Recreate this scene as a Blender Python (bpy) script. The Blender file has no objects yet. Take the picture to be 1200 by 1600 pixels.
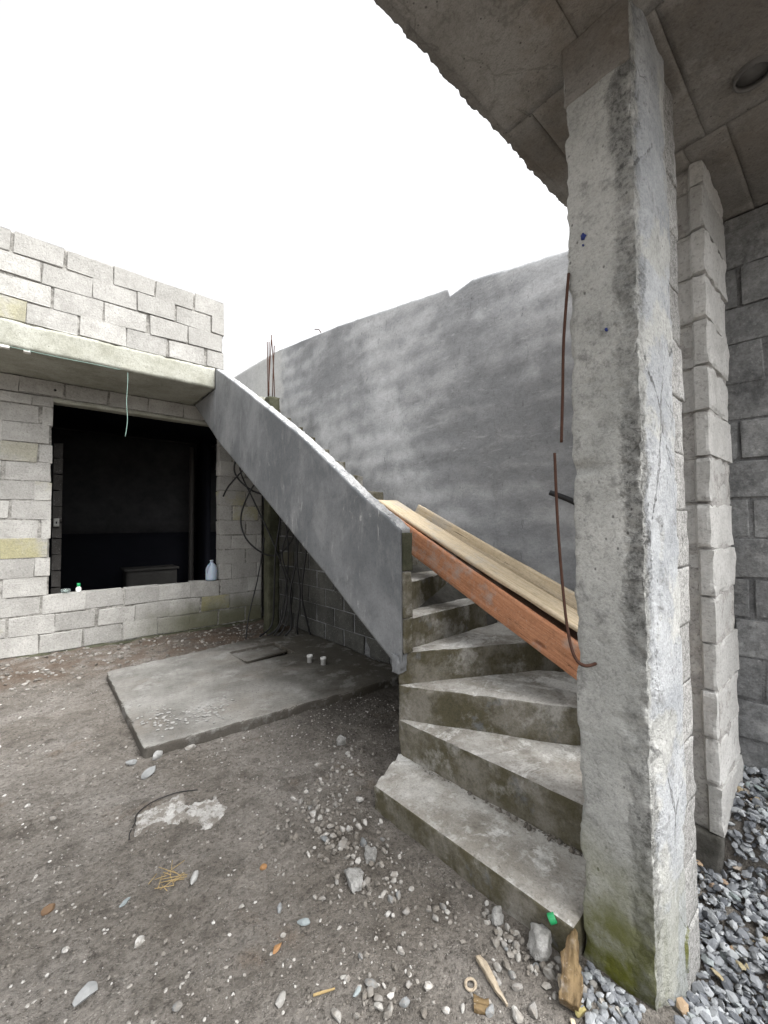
import bpy, bmesh, math, random
import numpy as np
from math import sin, cos, radians, pi
from mathutils import Vector, Matrix

random.seed(7)
S = bpy.context.scene
COL = S.collection

# ------------------------------------------------------------------ camera
FPX, YAW, PIT, ROL, CAMH = 632.3, .70315, .03306, -.0064938, 1.45
_f = Vector((sin(YAW)*cos(PIT), cos(YAW)*cos(PIT), sin(PIT)))
_r = Vector((cos(YAW), -sin(YAW), 0)); _u = _r.cross(_f)
_r2 = cos(ROL)*_r + sin(ROL)*_u; _u2 = -sin(ROL)*_r + cos(ROL)*_u
cam = bpy.data.objects.new('camera', bpy.data.cameras.new('camera'))
COL.objects.link(cam)
M = Matrix((_r2, _u2, -_f)).transposed().to_4x4(); M.translation = (0, 0, CAMH)
cam.matrix_world = M
cam.data.sensor_fit = 'HORIZONTAL'; cam.data.sensor_width = 36; cam.data.lens = 36*FPX/1200
cam.data.clip_start = .02; cam.data.clip_end = 2000
S.camera = cam

# ------------------------------------------------------------------ light
SUN_EL, SUN_AZ = radians(58), math.atan2(.40, -1.0)      # azimuth: from +Y towards +X
w = bpy.data.worlds.new('World'); S.world = w; w.use_nodes = True
nt = w.node_tree; nt.nodes.clear()
sky = nt.nodes.new('ShaderNodeTexSky'); sky.sky_type = 'NISHITA'; sky.sun_disc = False
sky.sun_elevation = SUN_EL; sky.sun_rotation = SUN_AZ
sky.air_density = 1.0; sky.dust_density = 6.0; sky.ozone_density = 1.0
hs = nt.nodes.new('ShaderNodeHueSaturation'); hs.inputs['Saturation'].default_value = .07
bg = nt.nodes.new('ShaderNodeBackground'); bg.inputs['Strength'].default_value = .15
ow = nt.nodes.new('ShaderNodeOutputWorld')
nt.links.new(sky.outputs[0], hs.inputs['Color']); nt.links.new(hs.outputs[0], bg.inputs[0]); nt.links.new(bg.outputs[0], ow.inputs[0])
sl = bpy.data.lights.new('sun', 'SUN'); sl.energy = .64; sl.angle = radians(45); sl.color = (1, .985, .96)
so = bpy.data.objects.new('sun', sl); COL.objects.link(so)
tow = Vector((sin(SUN_AZ)*cos(SUN_EL), cos(SUN_AZ)*cos(SUN_EL), sin(SUN_EL)))
so.rotation_euler = tow.to_track_quat('Z', 'Y').to_euler(); so.location = (0, -6, 12)
vs = S.view_settings; vs.view_transform = 'Standard'; vs.look = 'None'; vs.gamma = 1; vs.exposure = 1.58
vs.use_curve_mapping = False

# ------------------------------------------------------------------ numpy noise
def _hash(i, j, k, seed):
    n = (i*73856093) ^ (j*19349663) ^ (k*83492791) ^ (seed*2654435761 & 0x7fffffff)
    n = (n ^ (n >> 13)) * 1274126177 & 0x7fffffff
    n = (n ^ (n >> 16)) & 0x7fffffff
    return n / 0x7fffffff
def vnoise(P, seed=0):
    P = np.asarray(P, float); I = np.floor(P).astype(np.int64); f = P - I
    u = f*f*(3-2*f); r = 0
    for a in (0, 1):
        for b in (0, 1):
            for c in (0, 1):
                wgt = (u[:, 0] if a else 1-u[:, 0])*(u[:, 1] if b else 1-u[:, 1])*(u[:, 2] if c else 1-u[:, 2])
                r = r + wgt*_hash(I[:, 0]+a, I[:, 1]+b, I[:, 2]+c, seed)
    return r*2-1
def fbm(P, sc, oc=4, seed=0, gain=.5):
    P = np.asarray(P, float)*sc; a = 1.; s = 0; t = 0
    for o in range(oc):
        s = s + a*vnoise(P + 17.3*o, seed+o); t += a; a *= gain; P = P*2.03
    return s/t
def sstep(a, b, x):
    t = np.clip((x-a)/(b-a), 0, 1); return t*t*(3-2*t)

# ------------------------------------------------------------------ object helpers
def link(o, parent=None):
    COL.objects.link(o)
    if parent is not None:
        o.parent = parent
        o.matrix_parent_inverse = Matrix.Translation(-Vector(parent.location)) if parent.type == 'EMPTY' and parent.rotation_euler[2] == 0 else parent.matrix_world.inverted()
    return o
def mesh(name, V, F, mat, parent=None, smooth=True, attr=None):
    me = bpy.data.meshes.new(name)
    me.from_pydata([tuple(v) for v in V], [], [tuple(int(i) for i in f) for f in F])
    if smooth: me.polygons.foreach_set('use_smooth', [True]*len(me.polygons))
    if mat: me.materials.append(mat)
    if attr is not None:
        a = me.attributes.new('tint', 'FLOAT', 'POINT'); a.data.foreach_set('value', np.asarray(attr, np.float32))
    me.update()
    o = bpy.data.objects.new(name, me)
    return link(o, parent)
def tag(o, label=None, cat=None, group=None, kind=None):
    for k, v in (('label', label), ('category', cat), ('group', group), ('kind', kind)):
        if v: o[k] = v
    return o
def empty(name, loc, label, cat, group=None):
    o = bpy.data.objects.new(name, None); o.empty_display_size = .1; o.location = loc
    COL.objects.link(o); return tag(o, label, cat, group)

def hexa_vf(C, n, amp=.004, sc=6, eamp=.006, ew=.012, seed=0, post=None, oc=4):
    """C: 8 corners [x][y][z] order 000,100,010,110,001,101,011,111; returns rough solid."""
    C = np.array(C, float).reshape(2, 2, 2, 3)     # [z][y][x]
    nx, ny, nz = n
    idx = -np.ones((nx+1, ny+1, nz+1), int)
    I, J, K = np.meshgrid(range(nx+1), range(ny+1), range(nz+1), indexing='ij')
    surf = (I == 0) | (I == nx) | (J == 0) | (J == ny) | (K == 0) | (K == nz)
    idx[surf] = np.arange(surf.sum())
    i, j, k = I[surf], J[surf], K[surf]
    u, v, t = i/nx, j/ny, k/nz
    U = lambda a: a[:, None]
    P = 0
    for a in (0, 1):
        for b in (0, 1):
            for c in (0, 1):
                P = P + U((t if a else 1-t)*(v if b else 1-v)*(u if c else 1-u))*C[a, b, c]
    cx = (C[:, :, 1]-C[:, :, 0]).mean((0, 1)); cy = (C[:, 1]-C[:, 0]).mean((0, 1)); cz = (C[1]-C[0]).mean((0, 1))
    lx, ly, lz = (np.linalg.norm(q) for q in (cx, cy, cz))
    nX = np.cross(cy, cz); nX /= np.linalg.norm(nX); nX *= np.sign(nX@cx) or 1
    nY = np.cross(cz, cx); nY /= np.linalg.norm(nY); nY *= np.sign(nY@cy) or 1
    nZ = np.cross(cx, cy); nZ /= np.linalg.norm(nZ); nZ *= np.sign(nZ@cz) or 1
    N = (U((i == nx)*1.-(i == 0))*nX + U((j == ny)*1.-(j == 0))*nY + U((k == nz)*1.-(k == 0))*nZ)
    N /= np.linalg.norm(N, axis=1)[:, None]
    D = np.stack([np.where((i == 0) | (i == nx), 9, np.minimum(u, 1-u)*lx),
                  np.where((j == 0) | (j == ny), 9, np.minimum(v, 1-v)*ly),
                  np.where((k == 0) | (k == nz), 9, np.minimum(t, 1-t)*lz)], 1)
    d = D.min(1)
    cnt = ((i == 0) | (i == nx))*1+((j == 0) | (j == ny))*1+((k == 0) | (k == nz))*1
    d = np.where(cnt >= 2, 0, d)
    disp = amp*fbm(P, sc, oc, seed)
    if eamp:
        e = np.exp(-(d/ew)**2)*np.clip(.25+fbm(P, 14, 3, seed+50)*1.6, 0, 1.6)
        disp = disp - eamp*e
    P = P + U(disp)*N
    if post is not None: P = post(P, N, d)
    F = []
    def q(A, flip):
        A = A.astype(int); f = np.stack([A[:-1, :-1], A[1:, :-1], A[1:, 1:], A[:-1, 1:]], -1).reshape(-1, 4)
        F.append(f[:, ::-1] if flip else f)
    q(idx[0], True); q(idx[nx], False); q(idx[:, 0], False); q(idx[:, ny], True); q(idx[:, :, 0], True); q(idx[:, :, nz], False)
    F = np.concatenate(F)
    if np.linalg.det(np.stack([cx, cy, cz])) < 0: F = F[:, ::-1]
    return P, F
def box8(x0, x1, y0, y1, z0, z1):
    return [(x0, y0, z0), (x1, y0, z0), (x0, y1, z0), (x1, y1, z0), (x0, y0, z1), (x1, y0, z1), (x0, y1, z1), (x1, y1, z1)]
def prismu(A, B, Cc, D, z1):      # bottom follows the sloping underside
    b = [min(float(under(p[1]))+.03, z1-.03) for p in (A, B, Cc, D)]
    return [(*A, b[0]), (*B, b[1]), (*Cc, b[2]), (*D, b[3]), (*A, z1), (*B, z1), (*Cc, z1), (*D, z1)]
def prism8(A, B, Cc, D, z0, z1):   # A,B front pair, C,D back pair: A->u0v0 B->u1v0 C->u0v1 D->u1v1
    return [(*A, z0), (*B, z0), (*Cc, z0), (*D, z0), (*A, z1), (*B, z1), (*Cc, z1), (*D, z1)]
def hexa(name, C, res, mat, parent=None, **kw):
    Ca = np.array(C, float).reshape(2, 2, 2, 3)
    L = [max(np.linalg.norm(Ca[:, :, 1]-Ca[:, :, 0], axis=-1).max(), 1e-3), max(np.linalg.norm(Ca[:, 1]-Ca[:, 0], axis=-1).max(), 1e-3), max(np.linalg.norm(Ca[1]-Ca[0], axis=-1).max(), 1e-3)]
    if not isinstance(res, (tuple, list)): res = (res,)*3
    n = [max(1, int(round(l/r))) for l, r in zip(L, res)]
    P, F = hexa_vf(C, n, **kw)
    return mesh(name, P, F, mat, parent)
def tube_vf(pts, r, n=7, taper=None):
    pts = [Vector(p) for p in pts]; V = []; F = []
    for i, p in enumerate(pts):
        t = (pts[min(i+1, len(pts)-1)]-pts[max(i-1, 0)]).normalized()
        a = t.cross(Vector((.37, .61, .7))).normalized(); b = t.cross(a)
        rr = r*(taper[i] if taper else 1)
        for k in range(n):
            V.append(p+rr*(cos(2*pi*k/n)*a+sin(2*pi*k/n)*b))
    for i in range(len(pts)-1):
        for k in range(n):
            F.append((i*n+k, i*n+(k+1) % n, (i+1)*n+(k+1) % n, (i+1)*n+k))
    F.append(tuple(range(n))[::-1]); F.append(tuple((len(pts)-1)*n+k for k in range(n)))
    return V, F
def spline(ctrl, m=8):
    P = [Vector(c) for c in ctrl]; out = []
    for i in range(len(P)-1):
        p0, p1, p2, p3 = P[max(i-1, 0)], P[i], P[i+1], P[min(i+2, len(P)-1)]
        for k in range(m):
            t = k/m
            out.append(.5*((2*p1)+(p2-p0)*t+(2*p0-5*p1+4*p2-p3)*t*t+(3*p1-p0-3*p2+p3)*t**3))
    out.append(P[-1]); return out
def tube(name, ctrl, r, mat, parent=None, m=8, n=7, taper=None):
    V, F = tube_vf(spline(ctrl, m) if m else ctrl, r, n, taper); return mesh(name, V, F, mat, parent)
def lathe(name, prof, loc, mat, parent=None, n=20):
    V = []; F = []
    for r, z in prof:
        for k in range(n): V.append((loc[0]+r*cos(2*pi*k/n), loc[1]+r*sin(2*pi*k/n), loc[2]+z))
    for i in range(len(prof)-1):
        for k in range(n): F.append((i*n+k, i*n+(k+1) % n, (i+1)*n+(k+1) % n, (i+1)*n+k))
    F.append(tuple(range(n))[::-1]); F.append(tuple((len(prof)-1)*n+k for k in range(n)))
    return mesh(name, V, F, mat, parent)

# ------------------------------------------------------------------ material kit
class NB:
    def __init__(s, name):
        s.m = bpy.data.materials.new(name); s.m.use_nodes = True; s.t = s.m.node_tree; s.t.nodes.clear()
        s.out = s.n('ShaderNodeOutputMaterial'); s.b = s.n('ShaderNodeBsdfPrincipled')
        s.l(s.b.outputs[0], s.out.inputs[0])
        g = s.n('ShaderNodeNewGeometry'); s.pos = g.outputs['Position']; s.nrm = g.outputs['True Normal']
    def n(s, t): return s.t.nodes.new(t)
    def l(s, a, b): s.t.links.new(a, b)
    def put(s, sock, v):
        if isinstance(v, (int, float)): sock.default_value = v
        elif isinstance(v, (tuple, list)): sock.default_value = (*v, 1) if len(v) == 3 and len(sock.default_value) == 4 else v
        else: s.l(v, sock)
    def vec(s, scale=(1, 1, 1), src=None, loc=(0, 0, 0), rot=(0, 0, 0)):
        m = s.n('ShaderNodeMapping'); s.l(src or s.pos, m.inputs[0]); m.inputs['Scale'].default_value = scale
        m.inputs['Location'].default_value = loc; m.inputs['Rotation'].default_value = rot; return m.outputs[0]
    def obj(s): return s.n('ShaderNodeTexCoord').outputs['Object']
    def noise(s, scale, detail=5, rough=.6, vec=None, dist=0):
        x = s.n('ShaderNodeTexNoise'); x.inputs['Scale'].default_value = scale; x.inputs['Detail'].default_value = detail
        x.inputs['Roughness'].default_value = rough; x.inputs['Distortion'].default_value = dist
        s.l(vec or s.pos, x.inputs['Vector']); return x.outputs[0]
    def voro(s, scale, vec=None, feat='F1', out=0, rnd=1):
        x = s.n('ShaderNodeTexVoronoi'); x.feature = feat; x.inputs['Scale'].default_value = scale; x.inputs['Randomness'].default_value = rnd
        s.l(vec or s.pos, x.inputs['Vector']); return x.outputs[out]
    def mr(s, v, a, b, c=0., d=1.):
        x = s.n('ShaderNodeMapRange'); s.put(x.inputs[0], v)
        for i, q in enumerate((a, b, c, d)): x.inputs[i+1].default_value = q
        x.interpolation_type = 'SMOOTHSTEP'; return x.outputs[0]
    def math(s, op, a, b=0.):
        x = s.n('ShaderNodeMath'); x.operation = op; s.put(x.inputs[0], a); s.put(x.inputs[1], b); return x.outputs[0]
    def mul(s, *a):
        r = a[0]
        for q in a[1:]: r = s.math('MULTIPLY', r, q)
        return r
    def mix(s, f, a, b, mode='MIX'):
        x = s.n('ShaderNodeMix'); x.data_type = 'RGBA'; x.blend_type = mode
        s.put(x.inputs[0], f); s.put(x.inputs[6], a); s.put(x.inputs[7], b); return x.outputs[2]
    def sep(s, v=None):
        x = s.n('ShaderNodeSeparateXYZ'); s.l(v or s.pos, x.inputs[0]); return x.outputs
    def rnd(s): return s.n('ShaderNodeObjectInfo').outputs['Random']
    def attr(s, n):
        x = s.n('ShaderNodeAttribute'); x.attribute_name = n; return x.outputs['Fac']
    def bump(s, h, strength=.5, dist=.01, prev=None):
        x = s.n('ShaderNodeBump'); x.inputs['Strength'].default_value = strength; x.inputs['Distance'].default_value = dist
        s.put(x.inputs['Height'], h)
        if prev: s.l(prev, x.inputs['Normal'])
        return x.outputs[0]
    def grain(s, col, scale, amt, dark=.55):
        g = s.noise(scale, 6, .78); g2 = s.noise(scale*3.1, 3, .7)
        col = s.mix(s.mul(s.mr(g, .34, .5, 1, 0), amt), col, s.mix(1., col, (dark, dark, dark), 'MULTIPLY'))
        col = s.mix(s.mul(s.mr(g2, .40, .52, 1, 0), amt*.7), col, s.mix(1., col, (dark, dark, dark), 'MULTIPLY'))
        return s.mix(s.mul(s.mr(g, .54, .68), amt*.5), col, s.mix(1., col, (1.35, 1.35, 1.35), 'MULTIPLY'))
    def done(s, col, rough=.9, normal=None, spec=.25, **kw):
        s.put(s.b.inputs['Base Color'], col); s.put(s.b.inputs['Roughness'], rough)
        s.b.inputs['Specular IOR Level'].default_value = spec
        if normal: s.l(normal, s.b.inputs['Normal'])
        for k, v in kw.items(): s.put(s.b.inputs[k], v)
        return s.m

def plain(name, col, rough=.6, spec=.3, var=.25, sc=30, **kw):
    b = NB(name); n = b.noise(sc, 4, .7)
    d = tuple(c*(1-var) for c in col); e = tuple(min(1, c*(1+var)) for c in col)
    return b.done(b.mix(n, d, e), rough, b.bump(n, .2, .002), spec, **kw)

def block_mat(name, c1, c2, yellow=.0, moss=None, seed=0):
    b = NB(name); r = b.rnd()
    big = b.noise(5, 5, .65); fine = b.noise(60, 5, .7); sp = b.voro(170)
    col = b.mix(b.mr(big, .3, .72), c1, c2)
    col = b.mix(b.mul(b.mr(r, 0., 1., 0, .55)), col, tuple(c*.72 for c in c1))
    if yellow:
        ym = b.mul(b.mr(b.math('FRACT', b.math('MULTIPLY', r, 7.31)), .93, 1.0), b.mr(b.noise(3.1, 4), .35, .6), yellow)
        col = b.mix(ym, col, (.36, .335, .18))
    st = b.noise(2.2, 5, .7, b.vec((1, 1, .35)))
    col = b.mix(b.mul(b.mr(st, .52, .75), .45), col, (.17, .165, .15))
    col = b.mix(b.mr(fine, .28, .5, .55, 0), col, (.15, .145, .135))
    col = b.mix(b.mr(fine, .56, .72, 0, .35), col, (.62, .61, .58))
    if moss:
        z = b.sep()[2]
        m = b.mul(b.mr(b.math('ADD', z, b.math('MULTIPLY', b.noise(4, 5), -.35)), moss[0], moss[1], 1, 0), b.mr(b.sep()[0], moss[2], moss[3]), .85)
        col = b.mix(m, col, (.085, .085, .04))
    col = b.grain(col, 32, .35, .7)
    if name == 'block_grey': col = b.grain(col, 5, .7, .6); col = b.grain(col, 14, .6, .65); col = b.mix(b.mul(b.mr(b.noise(3.5, 6, .7), .55, .66), .5), col, (.42, .42, .415))
    if name == 'block_speckled': col = b.grain(col, 70, .9, .35); col = b.grain(col, 33, .6, .5)
    pits = b.mr(sp, .02, .3, -1, 0)
    h = b.math('ADD', b.math('MULTIPLY', fine, 1.4), b.math('MULTIPLY', pits, .5)); h = b.math('ADD', h, b.math('MULTIPLY', b.noise(22, 3), 1.))
    return b.done(col, .95, b.bump(h, .75, .006), .12)

M_block = block_mat('block_light', (.37, .362, .34), (.50, .49, .465), 1.0, (-.02, .38, .5, 1.8))
M_blockgrey = block_mat('block_grey', (.25, .255, .26), (.36, .365, .365))
M_blockwhite = block_mat('block_pale', (.40, .395, .38), (.52, .515, .50), 0)
M_blockspeck = block_mat('block_speckled', (.42, .415, .40), (.56, .555, .54))
M_blockpier = block_mat('block_pier_pale', (.46, .455, .44), (.60, .595, .58), 0)
M_blockdark = block_mat('block_shaded', (.065, .065, .06), (.11, .11, .10), .2)  # grey blocks darkened so their colour carries the deep shade under the stairs

def mortar_mat(name, c1, c2):
    b = NB(name); a = b.noise(14, 6, .7); f = b.noise(90, 4)
    col = b.mix(b.mr(a, .35, .65), c1, c2); col = b.mix(b.mr(f, .3, .5, .6, 0), col, tuple(c*.4 for c in c1))
    return b.done(col, .95, b.bump(b.math('ADD', a, f), .8, .008), .1)
M_mortar = mortar_mat('mortar', (.16, .153, .14), (.38, .37, .345))
M_mortarpale = mortar_mat('mortar_pale', (.30, .29, .28), (.46, .45, .43))
M_mortargrey = mortar_mat('mortar_grey', (.16, .162, .165), (.27, .272, .275))

# smooth grey render on the long boundary wall: cloudy bands where the courses ghost through
def plaster_mat():
    b = NB('wall_render')
    sx, sy, sz = b.sep()
    cv = b.n('ShaderNodeCombineXYZ'); wob = b.noise(1.3, 3)
    b.l(sy, cv.inputs[0]); b.l(b.math('ADD', sz, b.math('MULTIPLY', wob, .12)), cv.inputs[1])
    br = b.n('ShaderNodeTexBrick'); b.l(cv.outputs[0], br.inputs['Vector'])
    br.inputs['Scale'].default_value = 1; br.inputs['Brick Width'].default_value = .42; br.inputs['Row Height'].default_value = .215
    br.inputs['Mortar Size'].default_value = .10; br.inputs['Mortar Smooth'].default_value = 1
    br.inputs['Color1'].default_value = (1, 1, 1, 1); br.inputs['Color2'].default_value = (.55, .55, .55, 1); br.inputs['Mortar'].default_value = (0, 0, 0, 1)
    ghost = b.n('ShaderNodeRGBToBW'); b.l(br.outputs[0], ghost.inputs[0]); gh = ghost.outputs[0]
    zz = b.math('ADD', sz, b.math('MULTIPLY', b.noise(1.6, 3), .16))
    band = b.math('MULTIPLY', b.math('ADD', b.math('SINE', b.math('MULTIPLY', zz, 29.2)), 1), .5)
    cl = b.noise(.75, 6, .62, None, .3)
    cl2 = b.noise(3.2, 5, .6, b.vec((1, .8, 1.15)), .3)
    str_ = b.noise(9, 4, .6, b.vec((1, .35, 1), rot=(-.9, 0, 0)), .5)
    lum = b.math('ADD', b.math('MULTIPLY', b.mr(cl, .30, .70), .5), b.math('MULTIPLY', b.mr(cl2, .30, .72), .22))
    lum = b.math('ADD', lum, b.math('MULTIPLY', gh, .16))
    lum = b.math('ADD', lum, b.math('MULTIPLY', band, b.mr(b.noise(.8, 3), .34, .62, .04, .27)))
    col = b.mix(b.mr(lum, .12, .98), (.225, .231, .24), (.53, .538, .55))
    col = b.mix(b.mul(b.mr(str_, .52, .72), .3), col, (.46, .465, .47))
    drk = b.mul(b.mr(b.noise(26, 5, .7, b.vec((1, 1.3, .55))), .60, .70), b.mr(b.noise(1.1, 2), .46, .62), .7)
    col = b.mix(drk, col, (.07, .072, .075))
    # pale fresh patch beside the old section
    pm = b.mul(b.mr(b.math('ADD', sy, b.math('MULTIPLY', b.noise(5, 4), .5)), 5.62, 5.82), 1.)
    col = b.mix(pm, col, b.mix(b.noise(3, 4), (.40, .40, .39), (.58, .58, .58)))
    f = b.noise(45, 5)
    col = b.grain(col, 13, .4, .72); col = b.grain(col, 42, .4, .72)
    scr = b.noise(30, 4, .7, b.vec((1, .25, 1), rot=(-.8, 0, 0)), .8); col = b.mix(b.mul(b.mr(scr, .60, .70), .35), col, (.5, .51, .52))
    scr2 = b.noise(34, 4, .7, b.vec((1, 1, .22), rot=(-.3, 0, 0)), .8); col = b.mix(b.mul(b.mr(scr2, .61, .70), b.mr(b.noise(1.4, 3), .42, .6), .6), col, (.085, .088, .092))
    h = b.math('ADD', b.math('MULTIPLY', f, .8), b.math('MULTIPLY', str_, 1.2)); h = b.math('ADD', h, b.math('MULTIPLY', cl2, 3))
    return b.done(col, .75, b.bump(h, .45, .008), .3)
M_plaster = plaster_mat()

# trowelled render of the stair side wall
def parapet_mat():
    b = NB('side_wall_render')
    cl = b.noise(1.6, 5, .6, None, .3); v = b.noise(7, 5, .65, b.vec((1, 1, .4)), .6); v2 = b.noise(24, 4, .65, b.vec((1, 1, .3)), .8)
    col = b.mix(b.mr(cl, .35, .68), (.135, .143, .152), (.24, .248, .258))
    col = b.mix(b.mul(b.mr(v, .46, .72), .5), col, (.29, .295, .30))
    lowm = b.mr(b.sep()[1], 5.0, 2.0, .15, 1)
    col = b.mix(b.mul(b.mr(v2, .60, .74), b.mr(b.noise(2.1, 3), .44, .62), lowm, .75), col, (.52, .52, .51))
    col = b.mix(b.mul(b.mr(b.noise(5, 5, .7), .56, .72), .45), col, (.085, .09, .095))
    col = b.grain(col, 22, .4, .7); col = b.grain(col, 60, .35, .72)
    h = b.math('ADD', b.math('MULTIPLY', v, 1), b.math('MULTIPLY', b.noise(70, 4), .5)); h = b.math('ADD', h, v2)
    return b.done(col, .7, b.bump(h, .3, .005), .3)
M_parapet = parapet_mat()

def rough_conc(name, c1, c2, dark, sc=1., moss=None, bs=.7, speck=.5, brown=0., white=0.):
    b = NB(name); a = b.noise(2.4*sc, 6, .65); c = b.noise(11*sc, 6, .7); f = b.noise(70, 5, .7)
    col = b.mix(b.mr(a, .32, .68), c1, c2)
    if brown: col = b.mix(b.mul(b.mr(b.noise(1.7, 5, .65), .45, .68), brown), col, (.19, .155, .12))
    if name == 'pillar_concrete':
        px = b.sep()[0]; ny = b.mr(b.sep(b.nrm)[1], -.75, -.45, 1, 0)
        coat = b.mul(ny, b.mr(b.math('ADD', px, b.math('MULTIPLY', b.noise(8, 5, .65), .14)), 1.50, 1.53), b.mr(b.noise(3.2, 5, .6), .40, .46))
        cc = b.mix(b.mr(b.noise(6, 5), .3, .7), (.33, .345, .36), (.455, .468, .48)); cc = b.grain(cc, 40, .2, .75)
        col = b.mix(coat, col, cc)
        ed = b.voro(3.2, b.vec((1, 1, .45)), 'DISTANCE_TO_EDGE'); wv = b.math('ADD', ed, b.math('MULTIPLY', b.math('SUBTRACT', b.noise(16, 4), .5), .12))
        col = b.mix(b.mul(ny, b.mr(b.math('ABSOLUTE', wv), .0, .014, 1, 0), b.mr(b.noise(2.4, 3), .46, .54), .85), col, (.08, .08, .08))
    if name == 'soffit_concrete':
        crk = b.voro(2.1, None, 'DISTANCE_TO_EDGE'); wv = b.math('ADD', crk, b.math('MULTIPLY', b.math('SUBTRACT', b.noise(12, 5), .5), .14))
        col = b.mix(b.mul(b.mr(b.math('ABSOLUTE', wv), .0, .012, 1, 0), b.mr(b.noise(1.9, 3), .48, .56), .35), col, (.06, .056, .05))
        col = b.mix(b.mr(b.rnd(), 0, 1, 0, .35), col, (.13, .12, .11)); col = b.mix(b.mul(b.mr(b.noise(3.3, 6, .7), .54, .66), .5), col, (.34, .33, .31))
    if name == 'spilled_mortar': col = b.mix(b.mr(b.noise(15, 6, .75), .47, .56, 0, .85), col, (.20, .18, .155))
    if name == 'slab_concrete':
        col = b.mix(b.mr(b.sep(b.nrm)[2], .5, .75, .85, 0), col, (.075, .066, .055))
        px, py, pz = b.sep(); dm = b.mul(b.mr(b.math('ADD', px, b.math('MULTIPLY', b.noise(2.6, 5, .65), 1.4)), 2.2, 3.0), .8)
        col = b.mix(dm, col, (.055, .048, .036))  # puddle damp, plus under-stair shade painted into the slab colour
    if white: col = b.mix(b.mul(b.mr(b.noise(5.5, 6, .7), .52, .66), white), col, (.60, .60, .58))
    col = b.mix(b.mul(b.mr(c, .53, .72), speck), col, dark)
    col = b.mix(b.mr(f, .30, .46, .6*speck, 0), col, dark)
    col = b.grain(col, 38*sc, .5, .6); pv = b.voro(24*sc, b.vec((1, 1, .7)))
    col = b.mix(b.mul(b.mr(b.math('ADD', pv, b.math('MULTIPLY', c, .2)), .16, .24, 1, 0), b.mr(a, .45, .55), .8), col, tuple(q*.5 for q in dark))
    if name == 'pillar_concrete':
        px, py, pz = b.sep()
        dx = b.math('SUBTRACT', px, 1.405); dy = b.math('SUBTRACT', py, .43)
        q = b.math('SQRT', b.math('ADD', b.mul(dx, dx), b.mul(dy, dy)))
        q = b.math('ADD', q, b.math('MULTIPLY', b.math('SUBTRACT', b.noise(7, 5, .7), .5), .13))
        bandm = b.mul(b.mr(q, .0, .016, .2, 1), b.mr(q, .040, .070, 1, 0), b.mr(b.noise(2.6, 3), .36, .58, .25, 1))
        pit = b.mr(b.noise(46, 6, .8), .36, .56, 1, 0)
        col = b.mix(b.mul(bandm, pit, .8), col, (.085, .085, .082))
        crk = b.voro(5, b.vec((1, 1, .6), None), 'DISTANCE_TO_EDGE'); wv = b.math('ADD', crk, b.math('MULTIPLY', b.math('SUBTRACT', b.noise(20, 4), .5), .09))
        col = b.mix(b.mul(b.mr(b.math('ABSOLUTE', wv), .0, .012, 1, 0), b.mr(b.noise(1.8, 3), .52, .6), .75), col, (.09, .09, .088))
    if moss:
        z = b.sep()[2]
        hgt = b.math('ADD', z, b.math('MULTIPLY', b.noise(5, 5, .65), -.5))
        m1 = b.mr(hgt, moss[0], moss[1], 1, 0)
        nx = b.mr(b.sep(b.nrm)[0], -.9, -.2, 1, .25)
        col = b.mix(b.mul(m1, nx, b.mr(b.noise(9, 5), .3, .55, .55, 1)), col, moss[2])
    h = b.math('ADD', b.math('MULTIPLY', c, 1.5), b.math('MULTIPLY', f, .8))
    if name == 'pillar_concrete': h = b.math('ADD', h, b.mul(bandm, b.noise(46, 6, .8), 3.))
    return b.done(col, .92, b.bump(h, bs, .007), .15)
M_pillar = rough_conc('pillar_concrete', (.36, .365, .35), (.52, .52, .50), (.17, .17, .165), 1.2, (-.30, .34, (.10, .105, .015)), 1.1, .75)
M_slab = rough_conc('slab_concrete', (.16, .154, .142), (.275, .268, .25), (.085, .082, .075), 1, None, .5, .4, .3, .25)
M_beam = rough_conc('beam_concrete', (.30, .30, .25), (.42, .42, .37), (.17, .17, .14), 1.4, None, .7, .45)
M_soffit = rough_conc('soffit_concrete', (.225, .213, .196), (.33, .317, .298), (.115, .11, .102), 1.3, None, .9, .5, .6)
M_cap = rough_conc('mortar_cap', (.28, .285, .29), (.52, .52, .52), (.07, .07, .07), 3., None, 1., .75)
M_rubble = rough_conc('rubble_concrete', (.24, .235, .22), (.46, .455, .44), (.11, .105, .095), 8., None, 1., .4)
M_patch = rough_conc('spilled_mortar', (.36, .35, .33), (.54, .53, .51), (.15, .135, .115), 5., None, 1., 1.)
M_mosscol = rough_conc('mossy_concrete', (.05, .052, .033), (.10, .10, .07), (.03, .032, .02), 2, None, .8, .6)
M_found = rough_conc('damp_footing', (.07, .068, .06), (.13, .125, .115), (.04, .04, .035), 3, None, .8, .5)

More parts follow.
